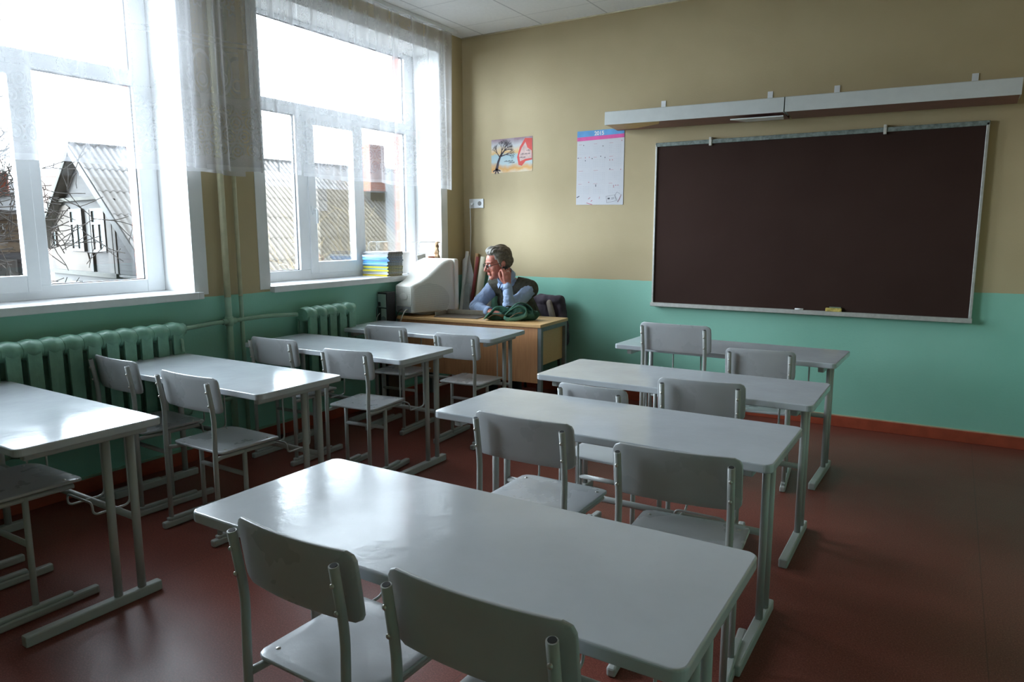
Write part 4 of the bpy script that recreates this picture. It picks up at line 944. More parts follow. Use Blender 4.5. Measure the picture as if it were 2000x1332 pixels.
MAN = thing('person', 'grey-haired man in glasses, light blue shirt and dark vest, seated, phone at his ear', 'person', (0.86, -0.32, 0))
O = Vector((0.86, -0.32, 0))
def V(x, y, z): return Vector((x, y, z))-O
pel, che, nek = V(0.88, -0.26, 0.53), V(0.835, -0.40, 0.84), V(0.825, -0.50, 1.035)
shR, shL = V(0.655, -0.475, 0.985), V(1.005, -0.44, 0.975)
elR, elL = V(0.585, -0.675, 0.815), V(0.965, -0.73, 0.815)
wrR, wrL = V(0.83, -0.80, 0.800), V(0.925, -0.690, 1.03)
HC = V(0.795, -0.625, 1.195)
F = Vector((-0.56, -0.80, -0.20)).normalized(); Lf = Vector((0, 0, 1)).cross(F).normalized(); Lf = (Lf+Vector((0, 0, -0.06))).normalized(); Up = F.cross(Lf).normalized()*-1
if Up.z < 0: Up = -Up
HS = 1.10
HM = Matrix.Translation(HC) @ Matrix(((Lf.x, F.x, Up.x, 0), (Lf.y, F.y, Up.y, 0), (Lf.z, F.z, Up.z, 0), (0, 0, 0, 1))) @ Matrix.Scale(HS, 4)   # head frame: x = his left, y = forward, z = up
lat = (shL-shR).normalized()
def head_into(b):
    def B(c, r): blob(b, c, r, M4=HM, seg=20)
    B((0, -0.018, 0.045), (0.074, 0.096, 0.086)); B((0, 0.030, -0.020), (0.062, 0.060, 0.085)); B((0, 0.045, 0.035), (0.058, 0.048, 0.055))
    B((0, 0.038, -0.078), (0.047, 0.045, 0.036)); B((0, 0.073, -0.098), (0.022, 0.020, 0.017)); B((0, -0.03, -0.04), (0.06, 0.06, 0.06))
    def C(a, c, ra, rb): capsule(b, HM @ Vector(a), HM @ Vector(c), ra*HS, rb*HS)
    C((0, 0.090, 0.018), (0, 0.117, -0.028), 0.008, 0.0115); C((0, 0.117, -0.029), (0, 0.100, -0.038), 0.0115, 0.009)
    for s in (-1, 1):
        B((s*0.012, 0.101, -0.034), (0.008, 0.011, 0.008)); B((s*0.040, 0.060, -0.022), (0.022, 0.022, 0.022))
        C((s*0.012, 0.091, 0.026), (s*0.046, 0.075, 0.026), 0.008, 0.007); B((s*0.035, 0.060, -0.062), (0.020, 0.022, 0.028))
        B((s*0.077, -0.008, -0.002), (0.009, 0.019, 0.031)); B((s*0.083, -0.016, 0.006), (0.006, 0.012, 0.020))
        B((s*0.030, 0.076, 0.004), (0.014, 0.010, 0.008))
    C((-0.019, 0.090, -0.058), (0.019, 0.090, -0.058), 0.0055, 0.0055); C((-0.016, 0.090, -0.069), (0.016, 0.090, -0.069), 0.0065, 0.0065); C((0, 0.094, -0.057), (0, 0.094, -0.068), 0.006, 0.007)
def hand_into(b, W, up, fwd, out, curl, sc=1.08):
    """palm and five fingers; up = wrist->knuckles, fwd = thumb side, out = back of the hand"""
    def P(u, f, o): return W+up*u*sc+fwd*f*sc+out*o*sc
    for f_ in (-0.026, -0.009, 0.009, 0.026): capsule(b, P(0.005, f_*0.6, 0), P(0.085-abs(f_)*0.25, f_, 0.003), 0.016*sc, 0.0115*sc)
    blob(b, P(0.045, 0.0, -0.002), 0.026*sc)
    for i, (f_, L) in enumerate(((0.028, 0.9), (0.010, 1.0), (-0.009, 0.95), (-0.027, 0.78))):
        a = 0.0; p = P(0.084-abs(f_)*0.25, f_, 0.004); r = 0.0098-0.0006*i
        for j, (ln, dc) in enumerate(((0.043, curl[0]+0.08*i), (0.027, curl[1]+0.1*(i % 2)), (0.021, curl[2]))):
            a += dc; q = p+(up*math.cos(a)-out*math.sin(a)+fwd*0.10*(1 if i < 2 else -0.2))*ln*L*sc
            capsule(b, p, q, r*sc, (r-0.0008)*sc); p = q; r -= 0.0009
    p0, p1, p2, p3 = P(0.012, 0.020, -0.006), P(0.042, 0.042, -0.014), P(0.070, 0.050, -0.022), P(0.090, 0.047, -0.030)
    capsule(b, p0, p1, 0.0155*sc, 0.0125*sc); capsule(b, p1, p2, 0.0115*sc, 0.0105*sc); capsule(b, p2, p3, 0.0102*sc, 0.0085*sc)
upL = Vector((-0.10, 0.05, 1)).normalized(); outL = (Lf-upL*Lf.dot(upL)).normalized(); fwL = outL.cross(upL).normalized()
if fwL.dot(F) < 0: fwL = -fwL
dR = (wrR-elR).normalized(); upR = (dR+Vector((0, 0, -0.02))).normalized(); outR = Vector((0, 0, 1)); outR = (outR-upR*outR.dot(upR)).normalized(); fwR = Vector((0.2, 1, 0)); fwR = (fwR-upR*fwR.dot(upR)).normalized()
hipR, hipL = V(0.79, -0.29, 0.50), V(0.97, -0.28, 0.50)
knR, knL = V(0.74, -0.72, 0.52), V(0.98, -0.71, 0.52); anR, anL = V(0.74, -0.66, 0.09), V(0.99, -0.66, 0.09)
b = NB(); head_into(b)
capsule(b, HM @ Vector((0, -0.03, -0.05)), nek, 0.058, 0.062); capsule(b, nek, che, 0.07, 0.12, 0.7, lat)
capsule(b, che, pel, 0.145, 0.145, 0.68, lat); capsule(b, shR, shL, 0.055, 0.055); capsule(b, nek, shR, 0.05, 0.05); capsule(b, nek, shL, 0.05, 0.05)
for s_, e_, w_ in ((shR, elR, wrR), (shL, elL, wrL)):
    capsule(b, s_, e_, 0.050, 0.040); capsule(b, e_, w_, 0.040, 0.027)
hand_into(b, wrL, upL, fwL, outL, (0.55, 1.15, 0.7)); hand_into(b, wrR, upR, fwR, outR, (0.15, 0.3, 0.25))
for h, k, a in ((hipR, knR, anR), (hipL, knL, anL)):
    capsule(b, h, k, 0.082, 0.055); capsule(b, k, a, 0.052, 0.035); capsule(b, a-Vector((0, 0, 0.045)), a+Vector((-0.02, -0.15, -0.05)), 0.035, 0.028, 0.8)
b = remeshed(b, 0.0042, 3, 0.5)
def skin_mat():
    t = NT('skin', 0.5, spec=0.4); n = t.noise(16, 3)
    t.color(t.ramp(n, [(0.3, (0.50, 0.165, 0.12)), (0.7, (0.62, 0.25, 0.185))]))
    t.b.inputs['Subsurface Weight'].default_value = 0.08; t.b.inputs['Subsurface Radius'].default_value = (0.02, 0.008, 0.005); t.b.inputs['Subsurface Scale'].default_value = 0.3
    return t.m
obj('body', b, skin_mat(), MAN, smooth=True)
# eyes, glasses
for s in (-1, 1):
    b = NB(); blob(b, (s*0.030, 0.0805, 0.004), 0.0105, M4=HM, seg=14); ey = obj('eye', b, 'paper', MAN)
    b = NB(); blob(b, (s*0.030-0.001, 0.0895, 0.003), (0.0045, 0.003, 0.0045), M4=HM, seg=10); obj('iris', b, 'dark', ey)
b = NB()
for s in (-1, 1):
    pts = [HM @ Vector((s*(0.032+0.0235*math.cos(a*PI/10)), 0.108-0.12*abs(0.0235*math.cos(a*PI/10)+0.0), 0.001+0.0155*math.sin(a*PI/10))) for a in range(20)]
    tube(b, pts, 0.0012*HS, 6, closed=True)
    tube(b, [HM @ Vector(p) for p in ((s*0.056, 0.104, 0.007), (s*0.076, 0.085, 0.010), (s*0.080, 0.0, 0.014), (s*0.078, -0.025, 0.000))], 0.0020*HS, 6)
tube(b, [HM @ Vector(p) for p in ((-0.009, 0.108, 0.004), (0, 0.112, 0.007), (0.009, 0.108, 0.004))], 0.0012*HS, 6)
gl = obj('glasses_frame', b, simple('dark_glasses_metal', (0.05, 0.035, 0.03), 0.3, 0.5), MAN)
for s in (-1, 1):
    b = NB(); slab(b, [(0.0225*math.cos(a*PI/10), 0.0148*math.sin(a*PI/10)) for a in range(20)], 0, 0.001, HM @ Matrix.Translation((s*0.032, 0.107, 0.001)) @ Matrix.Rotation(PI/2, 4, 'X')); obj('lens', b, 'glass', gl)
# hair
b = NB()
def HB(c, r): blob(b, c, r, M4=HM, seg=20)
HB((0, -0.022, 0.055), (0.081, 0.100, 0.087)); HB((0, -0.050, 0.010), (0.078, 0.072, 0.070)); HB((0, 0.026, 0.108), (0.060, 0.055, 0.032)); HB((0.005, 0.056, 0.100), (0.048, 0.022, 0.020))
for s in (-1, 1): HB((s*0.072, 0.006, 0.030), (0.011, 0.020, 0.036)); HB((s*0.074, 0.010, 0.000), (0.006, 0.008, 0.018))
b = remeshed(b, 0.0045, 3)
Hi = HM.inverted(); dl = []
for v in b.verts:
    p = Hi @ v.co
    ft = 0.052-0.0*p.z
    zl = 0.078 if p.y > 0.045 else (0.070 if abs(p.x) < 0.05 else 0.040-0.35*(0.03-p.y) if p.y > -0.01 else -0.055)
    if abs(p.x) > 0.058 and -0.01 < p.y < 0.026 and p.z > -0.022: continue
    if p.z < zl and p.y > -0.035: dl.append(v)
    elif p.z < -0.058: dl.append(v)
bmesh.ops.delete(b, geom=dl, context='VERTS')
for v in b.verts:
    p = Hi @ v.co; a = math.atan2(p.x, p.z)
    v.co += v.normal*(0.0035*math.sin(p.x*230+6*noise.noise(p*18)) + 0.006*noise.noise(Vector((p.x*50, p.y*14, p.z*40))))
def hair_mat():
    t = NT('grey_brown_hair', 0.55, spec=0.4); v = t.coord('Object', (160, 20, 60)); n = t.noise(1, 4, v)
    g = t.coord('Object'); sp = t.n('ShaderNodeSeparateXYZ'); t.L(g, sp.inputs[0])
    # greyer towards the forehead
    d = t.math('ADD', t.math('MULTIPLY', t.math('SUBTRACT', sp.outputs['X'], HC.x), F.x), t.math('MULTIPLY', t.math('SUBTRACT', sp.outputs['Y'], HC.y), F.y))
    f = t.math('MULTIPLY_ADD', d, 9, 0.25)
    c = t.mix(t.ramp(f, [(0.25, 0.0), (0.95, 1.0)]), t.ramp(n, [(0.3, (0.10, 0.075, 0.052)), (0.7, (0.20, 0.155, 0.11))]), t.ramp(n, [(0.3, (0.17, 0.155, 0.135)), (0.7, (0.34, 0.325, 0.295))]))
    t.color(c); t.bump(n, 0.5, 0.004); return t.m
ho = obj('hair', b, hair_mat(), MAN, smooth=True); sd = ho.modifiers.new('s', 'SOLIDIFY'); sd.thickness = 0.006; sd.offset = -1
b = NB()
for s in (-1, 1): capsule(b, HM @ Vector((s*0.014, 0.101, 0.028)), HM @ Vector((s*0.046, 0.084, 0.029)), 0.0035, 0.0025)
obj('eyebrows', b, simple('eyebrow_grey', (0.16, 0.12, 0.09), 0.8), MAN, kind='stuff')
# shirt
def folds(b, amp, sc, joints=()):
    for v in b.verts:
        d = noise.fractal(Vector((v.co.x*sc, v.co.y*sc, v.co.z*sc)), 0.8, 2.0, 3)*amp
        for j, ax, rr in joints:
            r = (v.co-j).length
            if r < rr: d += math.sin((v.co-j).dot(ax)*190+4*noise.noise(v.co*20))*0.0035*(1-r/rr)
        v.co += v.normal*d
b = NB(); capsule(b, nek-Vector((0, 0, 0.015)), che, 0.085, 0.14, 0.72, lat); capsule(b, che, pel+Vector((0, 0, 0.02)), 0.160, 0.162, 0.70, lat)
capsule(b, shR, shL, 0.066, 0.066); capsule(b, nek-Vector((0, 0, 0.01)), shR, 0.058, 0.062); capsule(b, nek-Vector((0, 0, 0.01)), shL, 0.058, 0.062)
for s_, e_, w_ in ((shR, elR, wrR), (shL, elL, wrL)):
    capsule(b, s_, e_, 0.067, 0.053); capsule(b, e_, e_.lerp(w_, 0.93), 0.054, 0.036)
b = remeshed(b, 0.006, 3)
folds(b, 0.008, 14, [(elR, (wrR-elR).normalized(), 0.16), (elL, (wrL-elL).normalized(), 0.17), (shL, (elL-shL).normalized(), 0.13), (shR, (elR-shR).normalized(), 0.13)])
for v in b.verts:
    if (v.co+O).y < -0.35 and 0.74 < (v.co+O).z < 0.768 and (v.co+O).x > 0.3: v.co.z = max(v.co.z, 0.764)
M['shirt'] = cloth_mat('light_blue_shirt', (0.30, 0.40, 0.60), (0.38, 0.48, 0.68), 7, 0.8, 0.25)
sh = obj('shirt', b, 'shirt', MAN, smooth=True)
b = NB()
n0 = HM @ Vector((0, -0.035, -0.085)); ax = (nek-n0).normalized()
u1 = ax.orthogonal().normalized(); u2 = ax.cross(u1)
tube(b, [n0+ax*0.0-ax*0.0, n0+ax*0.03, n0+ax*0.055], [0.073, 0.077, 0.085], 24, cap=False)
co = obj('collar', b, 'shirt', sh, smooth=True); sd = co.modifiers.new('s', 'SOLIDIFY'); sd.thickness = 0.004
b = NB(); fr = nek+Vector((-0.02, -0.085, -0.01))
for s in (-1, 1):
    slab(b, [(0, 0.03), (s*0.045, 0.035), (s*0.05, -0.02), (s*0.012, -0.055)], 0, 0.005, Matrix.Translation(fr) @ Matrix.Rotation(-0.35, 4, 'Z') @ Matrix.Rotation(math.radians(62), 4, 'X'))
obj('collar_points', b, 'shirt', sh, bevel=0.002, kind='stuff')
for w_, e_ in ((wrL, elL), (wrR, elR)):
    d = (e_-w_).normalized(); b = NB(); tube(b, [w_+d*0.004, w_+d*0.05], [0.036, 0.040], 20, cap=False); c_ = obj('cuff', b, 'shirt', sh, smooth=True); sd = c_.modifiers.new('s', 'SOLIDIFY'); sd.thickness = 0.004
# vest
b = NB(); capsule(b, nek-Vector((0, -0.01, 0.045)), che, 0.098, 0.152, 0.76, lat); capsule(b, che, pel+Vector((0, 0, 0.07)), 0.171, 0.172, 0.74, lat)
capsule(b, shR.lerp(shL, 0.03), shR.lerp(shL, 0.97), 0.079, 0.079); capsule(b, nek-Vector((0, -0.02, 0.02)), shR.lerp(nek, 0.2), 0.074, 0.076); capsule(b, nek-Vector((0, -0.02, 0.02)), shL.lerp(nek, 0.2), 0.074, 0.076)
b = remeshed(b, 0.006, 3); folds(b, 0.003, 8)
fd = Vector((-0.10, -1, 0)).normalized(); ld = Vector((1, -0.10, 0)).normalized(); dl = []
for v in b.verts:
    q = v.co-nek; f_ = q.dot(fd); l_ = q.dot(ld); z_ = q.z
    if f_ > 0.0 and z_ > -0.20 and abs(l_) < 0.012+0.05*((z_+0.20)/0.20): dl.append(v)
    elif q.length < 0.085 and z_ > -0.03: dl.append(v)
    elif z_ > 0.0 and abs(l_) < 0.05: dl.append(v)
bmesh.ops.delete(b, geom=dl, context='VERTS')
vo = obj('vest', b, cloth_mat('dark_grey_knit', (0.060, 0.058, 0.045), (0.10, 0.095, 0.075), 30, 0.95, 0.6), MAN, smooth=True); sm_ = vo.modifiers.new('m', 'SMOOTH'); sm_.iterations = 8; sm_.factor = 0.5; sd = vo.modifiers.new('s', 'SOLIDIFY'); sd.thickness = 0.006; sd.offset = 0
# trousers and shoes
b = NB(); capsule(b, pel, pel+Vector((0, 0, -0.01)), 0.165, 0.16, 0.75, lat)
for h, k, a in ((hipR, knR, anR), (hipL, knL, anL)): capsule(b, h, k, 0.093, 0.066); capsule(b, k, a+Vector((0, 0, 0.03)), 0.064, 0.055)
b = remeshed(b, 0.009, 3); folds(b, 0.007, 9); obj('trousers', b, simple('dark_trousers', (0.03, 0.03, 0.035), 0.9), MAN, smooth=True)
for a in (anR, anL):
    b = NB(); capsule(b, a+Vector((0.0, 0.02, -0.045)), a+Vector((-0.02, -0.17, -0.050)), 0.045, 0.040, 0.85); b = remeshed(b, 0.007, 2)
    for v in b.verts: v.co.z = max(v.co.z, 0.001)
    obj('shoe', b, 'dark', MAN, smooth=True)
# wristless details: ring
b = NB(); k = wrL+upL*0.105+fwL*-0.008+outL*0.012; tube(b, [k+(upL*math.cos(q*PI/6)*0.0+fwL*math.cos(q*PI/6)+outL*math.sin(q*PI/6))*0.0112 for q in range(12)], 0.0018, 6, closed=True); obj('ring', b, 'screw', MAN)
b = NB(); m = Matrix((( fwL.x, outL.x, upL.x, 0), (fwL.y, outL.y, upL.y, 0), (fwL.z, outL.z, upL.z, 0), (0, 0, 0, 1)))
slab(b, rrect(-0.023, 0.023, -0.052, 0.052, 0.008), -0.005, 0.005, m @ Matrix.Rotation(PI/2, 4, 'X')); ph = obj('mobile_phone', b, 'dark', bevel=0.002)
ph.location = wrL+upL*0.088*1.08-outL*0.024+fwL*0.002+O; tag(ph, "small dark mobile phone held at the man's ear", 'phone')

# ------------------------------------------------------------------ outside
b = NB(); bx(b, -90, -0.5, -60, 90, -4.4, -4.2); struct('ground', b, simple('pale_yard_ground', (0.30, 0.29, 0.27), 0.95, var=0.2, scale=0.6))
GR = -4.2
def rayd(): pass
HO = thing('wooden_house', 'weathered wooden gabled house with peeling plaster seen through the near window', 'house', (-16.85, 5.45, 0), math.radians(-8.05))
def planks(name, c1, c2, c3, row=0.16):
    t = NT(name, 0.9); v = t.coord('Object'); sp = t.n('ShaderNodeSeparateXYZ'); t.L(v, sp.inputs[0])
    n = t.noise(3, 6, t.coord('Object', (1, 1, 7)), 0.65); fz = t.math('FRACT', t.math('DIVIDE', t.math('ADD', sp.outputs['Z'], 9), row))
    c = t.ramp(n, [(0.25, c1), (0.5, c2), (0.75, c3)])
    gap = t.math('LESS_THAN', fz, 0.09); c = t.mix(t.math('MULTIPLY', gap, 0.85), c, (0.004, 0.003, 0.003)); t.color(c)
    t.bump(n, 0.4, 0.02); return t.m
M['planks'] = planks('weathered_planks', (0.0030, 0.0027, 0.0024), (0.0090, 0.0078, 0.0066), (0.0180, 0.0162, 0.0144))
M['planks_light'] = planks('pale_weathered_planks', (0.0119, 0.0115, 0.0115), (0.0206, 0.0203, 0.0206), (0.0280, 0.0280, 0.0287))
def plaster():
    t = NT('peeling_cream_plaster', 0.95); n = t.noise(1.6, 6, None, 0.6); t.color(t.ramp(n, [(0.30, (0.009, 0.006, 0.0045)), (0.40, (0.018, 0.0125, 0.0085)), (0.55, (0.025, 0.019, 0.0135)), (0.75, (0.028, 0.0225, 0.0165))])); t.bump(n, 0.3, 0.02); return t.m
M['plaster'] = plaster()
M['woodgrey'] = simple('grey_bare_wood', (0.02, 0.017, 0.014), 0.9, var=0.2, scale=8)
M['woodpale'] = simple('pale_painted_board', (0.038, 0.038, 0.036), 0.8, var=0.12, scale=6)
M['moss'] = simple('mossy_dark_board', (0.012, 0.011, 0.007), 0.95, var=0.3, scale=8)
XZ = Matrix.Rotation(PI/2, 4, 'X')      # draws (x, z) outlines standing up, thickness towards -y (camera side)
def zr(x): return 3.80-0.77*(x+0.15) if x > -0.15 else 3.80+0.80*(x+0.15)
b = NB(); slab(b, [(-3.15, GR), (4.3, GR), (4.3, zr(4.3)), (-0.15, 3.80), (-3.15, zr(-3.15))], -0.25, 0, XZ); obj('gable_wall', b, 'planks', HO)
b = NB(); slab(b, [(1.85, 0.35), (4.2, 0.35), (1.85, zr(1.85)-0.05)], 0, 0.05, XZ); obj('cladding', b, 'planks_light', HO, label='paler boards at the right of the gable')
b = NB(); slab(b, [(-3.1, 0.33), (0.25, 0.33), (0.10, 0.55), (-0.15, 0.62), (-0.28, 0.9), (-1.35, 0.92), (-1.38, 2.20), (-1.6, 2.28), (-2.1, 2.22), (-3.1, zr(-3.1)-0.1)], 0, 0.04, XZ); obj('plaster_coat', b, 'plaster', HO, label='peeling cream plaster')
for (x0, x1, z0, z1) in ((-3.2, 1.9, 0.24, 0.36), (-1.95, 1.55, 2.36, 2.46)):
    b = NB(); bx(b, x0, x1, -0.16, 0, z0, z1); obj('ledge', b, 'moss', HO, bevel=0.01)
b = NB(); bx(b, 1.9, 4.3, -0.10, 0, 0.28, 0.34); obj('ledge', b, 'woodpale', HO)
for x0, x1 in ((1.28, 1.62), (0.02, 0.2), (1.66, 1.84)):
    b = NB(); bx(b, x0, x1, -0.08, 0, 0.36, 2.36 if x0 > 1 else 2.1); obj('corner_board', b, 'woodgrey', HO, bevel=0.01)
M['winpane_old'] = simple('old_window_pane', (0.02, 0.027, 0.027), 0.35, var=0.2, scale=2)
M['curt_old'] = simple('house_curtain', (0.09, 0.09, 0.09), 0.9)
def hwin(parent, x0, x1, z0, z1, fr='woodpale', split=True, th=0.07, curtain=None):
    b = NB(); t = 0.075 if split else 0.05
    bx(b, x0, x0+t, -th-0.02, 0, z0, z1); bx(b, x1-t, x1, -th-0.02, 0, z0, z1); bx(b, x0+t, x1-t, -th-0.02, 0, z1-t, z1); bx(b, x0+t, x1-t, -th-0.02, 0, z0, z0+t)
    if split:
        zt = z0+(z1-z0)*0.66; bx(b, x0+t, x1-t, -th-0.02, 0, zt-0.035, zt+0.035); xm = (x0+x1)/2; bx(b, xm-0.03, xm+0.03, -th-0.01, 0, z0+t, zt-0.035)
    f = obj('window', b, fr, parent)
    b = NB(); bx(b, x0+t*0.5, x1-t*0.5, -th*0.6, -0.045, z0+t*0.5, z1-t*0.5); obj('pane', b, 'winpane_old', f)
    if curtain:
        b = NB(); bx(b, curtain[0], curtain[1], -th*0.6-0.006, -th*0.6-0.001, z0+t, z0+(z1-z0)*0.62); obj('net_curtain', b, 'curt_old', f)
    return f
hwin(HO, -1.27, -0.34, 0.93, 2.14, 'woodpale', curtain=(-1.15, -0.95)); hwin(HO, 0.28, 1.20, 0.92, 2.13, 'woodpale', curtain=(0.38, 0.66))
hwin(HO, -2.80, -2.48, 1.05, 1.52, 'woodgrey', False); hwin(HO, 2.36, 2.70, 1.04, 1.45, 'woodgrey', False); hwin(HO, -0.22, 0.12, 3.05, 3.45, 'woodpale', False)
hwin(HO, 0.5, 1.2, -0.9, 0.05, 'woodgrey', False); hwin(HO, -1.6, -0.9, -0.9, 0.05, 'woodgrey', False)
def board_along(xa, xb, wd, th, y0, mat, name, dz=0):
    b = NB(); A = [(xa, zr(xa)+dz), (xb, zr(xb)+dz), (xb, zr(xb)+dz-wd), (xa, zr(xa)+dz-wd)]; slab(b, A, y0, y0+th, XZ); return obj(name, b, mat, HO)
board_along(-0.15, 4.9, 0.26, 0.05, 0.30, 'woodpale', 'barge_board', 0.05); board_along(-3.6, -0.15, 0.16, 0.05, 0.30, 'moss', 'barge_board', 0.05)
# left roof slope with its dark underside, right slope in corrugated sheets
b = NB(); slab(b, [(-3.75, zr(-3.75)+0.06), (-0.15, 3.86), (-0.15, 3.96), (-3.75, zr(-3.75)+0.16)], -22, 0.32, XZ); obj('roof_slope', b, simple('dark_roof', (0.07, 0.065, 0.055), 0.9), HO)
def corr_mat():
    t = NT('corrugated_asbestos', 0.9); v = t.coord('Object'); sp = t.n('ShaderNodeSeparateXYZ'); t.L(v, sp.inputs[0])
    n = t.noise(1.1, 6, v, 0.6); n2 = t.noise(14, 4, v)
    old = t.mix(t.math('MULTIPLY', n2, 0.6), t.ramp(n, [(0.3, (0.17, 0.14, 0.10)), (0.7, (0.27, 0.235, 0.185))]), (0.33, 0.30, 0.27))
    new = t.ramp(n2, [(0.3, (0.10, 0.098, 0.097)), (0.7, (0.15, 0.148, 0.15))])
    top = t.math('GREATER_THAN', sp.outputs['Z'], 2.95); far = t.math('GREATER_THAN', sp.outputs['Y'], 8.6)
    near = t.math('LESS_THAN', sp.outputs['Y'], 2.2)
    c = t.mix(t.math('MULTIPLY', top, 0.45), old, (0.42, 0.41, 0.42)); c = t.mix(t.math('MAXIMUM', far, t.math('MULTIPLY', near, 0.7)), c, new)
    st = t.math('MULTIPLY_ADD', t.math('SINE', t.math('MULTIPLY_ADD', sp.outputs['Y'], 2*PI/0.177, 2.0)), 0.5, 0.5)      # dirt settled in the furrows
    streak = t.noise(1, 4, t.coord('Object', (0.35, 5.6, 0.35)))
    c = t.mix(t.math('MULTIPLY', st, t.math('MULTIPLY_ADD', streak, 0.9, 0.1)), c, (0.055, 0.045, 0.036))
    t.color(c); return t.m
b = NB(); rows = 6; x_a, x_b = -0.15, 4.75; pitch = 0.177; ncol = int(22.3/pitch*5)
for r in range(rows):
    xa = x_a+(x_b-x_a)*r/rows; xb = x_a+(x_b-x_a)*(r+1)/rows+0.08
    pa = []; pb = []
    for i in range(ncol+1):
        y = -0.32+i*pitch/5; hh = 0.028*math.sin(2*PI*i/5)
        pa.append(b.verts.new((xa, y, zr(xa)+0.07+hh))); pb.append(b.verts.new((xb, y, zr(xb)+0.082+hh)))
    for i in range(ncol): f = b.faces.new((pa[i], pa[i+1], pb[i+1], pb[i])); f.smooth = True
obj('corrugated_roof', b, corr_mat(), HO)
b = NB(); bx(b, -3.15, 4.25, 0.25, 21.8, GR, -0.3); obj('long_wall', b, 'planks', HO)
b = NB(); slab(b, [(-3.15, -0.3), (4.25, -0.3), (4.25, zr(4.25)-0.05), (-0.15, 3.74), (-3.15, zr(-3.15)-0.05)], -21.8, -21.6, XZ); obj('rear_gable', b, 'planks', HO)
b = NB(); bx(b, 0.92, 1.48, 8.95, 9.65, 2.2, 4.6); ch = obj('chimney', b, brick_mat('red_brick', (0.50, 0.13, 0.07), (0.42, 0.11, 0.07), (0.30, 0.25, 0.22), 1.3), HO)
b = NB(); bx(b, 0.88, 1.52, 8.90, 9.70, 2.35, 2.95); obj('chimney_base', b, 'woodpale', ch)
# brown house further left
e = thing('brown_house', 'brown boarded house with white-framed windows behind tree branches, far left', 'house', (-13.04, 1.56, 0.365), math.radians(62)); e.scale = (0.75, 0.75, 0.75)
b = NB(); bx(b, -6, 0.75, 0, 5, 0.9, 2.05); obj('upper_wall', b, planks('brown_planks', (0.040, 0.028, 0.018), (0.068, 0.050, 0.032), (0.092, 0.068, 0.044), 0.3), e)
b = NB(); bx(b, -6, 0.75, 0.02, 5, -6.07, 0.9); obj('lower_wall', b, planks('dark_planks', (0.015, 0.015, 0.017), (0.027, 0.027, 0.030), (0.039, 0.039, 0.041), 0.3), e)
b = NB()
for A in ([(-6.3, -0.4, 1.98), (0.95, -0.4, 1.98), (0.95, 2.5, 2.95), (-6.3, 2.5, 2.95)],):
    f = [b.verts.new(p) for p in A]; g_ = [b.verts.new((p[0], p[1], p[2]+0.08)) for p in A]; b.faces.new(f); b.faces.new(g_[::-1])
    for k in range(4): b.faces.new((f[k], f[(k+1) % 4], g_[(k+1) % 4], g_[k]))
obj('roof', b, simple('grey_roof_sheet', (0.06, 0.058, 0.057), 0.9, var=0.1), e)
b = NB(); bx(b, -0.25, 0.2, 1.0, 1.4, 2.2, 3.2); obj('chimney', b, 'brick', e)
hwin(e, -0.75, -0.02, 1.22, 1.80, 'woodpale', False, 0.06); hwin(e, -0.35, 0.30, 0.1, 0.72, 'woodpale', False, 0.06); hwin(e, -2.0, -1.2, 1.22, 1.80, 'woodpale', False, 0.06)
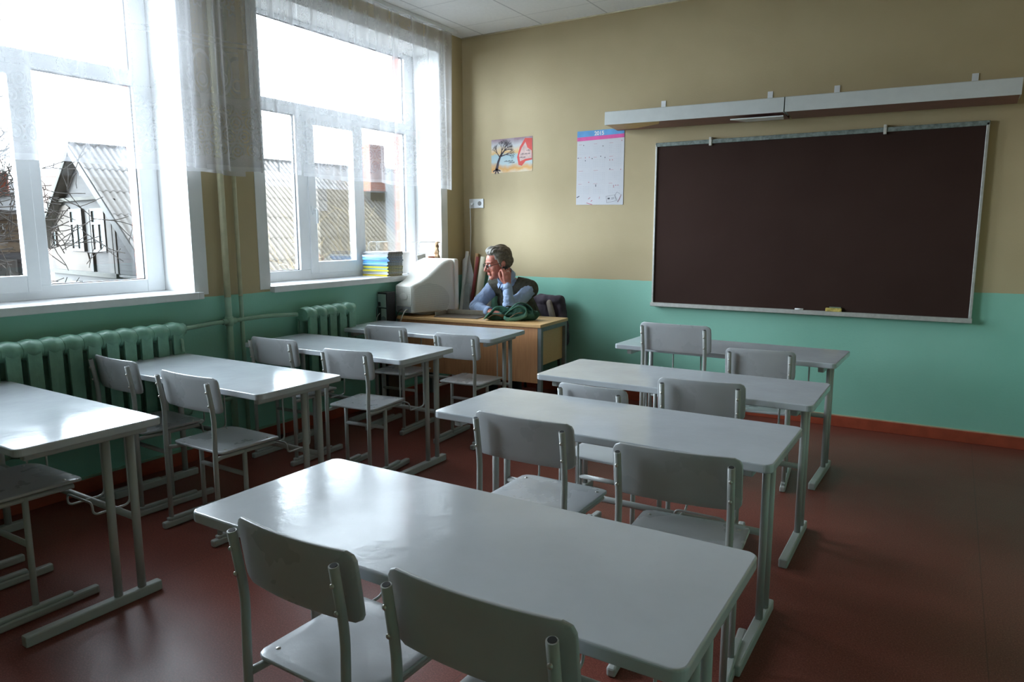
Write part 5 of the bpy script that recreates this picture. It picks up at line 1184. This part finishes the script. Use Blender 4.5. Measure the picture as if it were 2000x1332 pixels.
# distant row behind the far window
for (x, y, wd, dp, h, l, c, nm) in ((-25, 27, 9, 8, 7.4, 'pale grey house with a low roof beyond the corrugated roof, seen through the lace', (0.30, 0.29, 0.29), 'distant_house'),
                            (-31, 17, 8, 8, 8.2, 'pinkish house beyond the roof ridge, seen through the far window curtain', (0.33, 0.24, 0.21), 'distant_house')):
    e = thing(nm, l, 'house', (x, y, GR), math.radians(35))
    b = NB(); bx(b, -wd/2, wd/2, -dp/2, dp/2, 0, h); obj('wall', b, simple('far_wall', c, 0.9, var=0.15, scale=1.5), e)
    b = NB(); slab(b, [(-wd/2-0.4, h), (wd/2+0.4, h), (0, h+2.0)], -dp/2-0.3, dp/2+0.3, Matrix.Rotation(PI/2, 4, 'X')); obj('roof', b, simple('far_roof', (0.24, 0.22, 0.22), 0.9), e)
    for k in range(3):
        b = NB(); bx(b, -wd/2+1+k*2.5, -wd/2+2+k*2.5, -dp/2-0.05, -dp/2, h-2.2, h-0.9); obj('window', b, 'winpane_old', e)
# bare trees
M['bark'] = simple('dark_bark', (0.035, 0.03, 0.026), 0.95, var=0.3, scale=6)
M['twig'] = simple('yellow_brown_twig', (0.20, 0.16, 0.09), 0.9, var=0.2)
def tree(label, base, seed, trunk, spread, depth, r0, mat, name='bare_tree', lean=(0, 0, 1)):
    rmin = 0.009 if r0 > 0.05 else 0.003; rnd = random.Random(seed); b = NB(); b2 = NB(); cnt = [0]
    def grow(p, d, L, r, k):
        n = 4; pts = [p]; q = p.copy(); dd = d.copy()
        for i in range(n):
            dd = (dd+Vector((rnd.gauss(0, .16), rnd.gauss(0, .16), rnd.gauss(0, .13)+0.03))).normalized(); q = q+dd*L/n; pts.append(q.copy())
        rs = [max(rmin, r*(1-0.45*i/n)) for i in range(n+1)]
        tube(b if k > depth-3 else b2, pts, rs, 7 if r > 0.03 else 4, cap=False); cnt[0] += 1
        if k <= 0: return
        for i in range(1, n+1):
            m = rnd.choice((1, 1, 2)) if i < n else 2
            for _ in range(m):
                a = Vector((rnd.gauss(0, 1), rnd.gauss(0, 1), rnd.gauss(0.15, 0.8))).normalized()
                nd = (dd*0.75+a*spread).normalized(); grow(pts[i], nd, L*rnd.uniform(0.52, 0.75), rs[i]*rnd.uniform(0.45, 0.62), k-1)
    e = thing(name, label, 'tree', base); grow(Vector((0, 0, 0)), Vector(lean).normalized(), trunk, r0, depth)
    obj('trunk', b, mat, e, smooth=True); obj('twigs', b2, mat, e, smooth=True, kind='stuff'); return cnt[0]
print('branches', tree('bare tree with many dark twigs outside the near window on the left', (-9.6, -2.4, GR+1.4), 5, 4.9, 0.95, 5, 0.17, 'bark'),
tree('second bare tree farther left outside the near window, reaching over the first', (-12.9, -2.2, GR+1.4), 12, 5.4, 0.95, 5, 0.13, 'bark'),
tree('thin yellowish shrub twigs at the lower left corner of the far window', (-4.9, 1.6, -1.6), 3, 1.9, 0.7, 3, 0.02, 'twig', 'bare_shrub'))
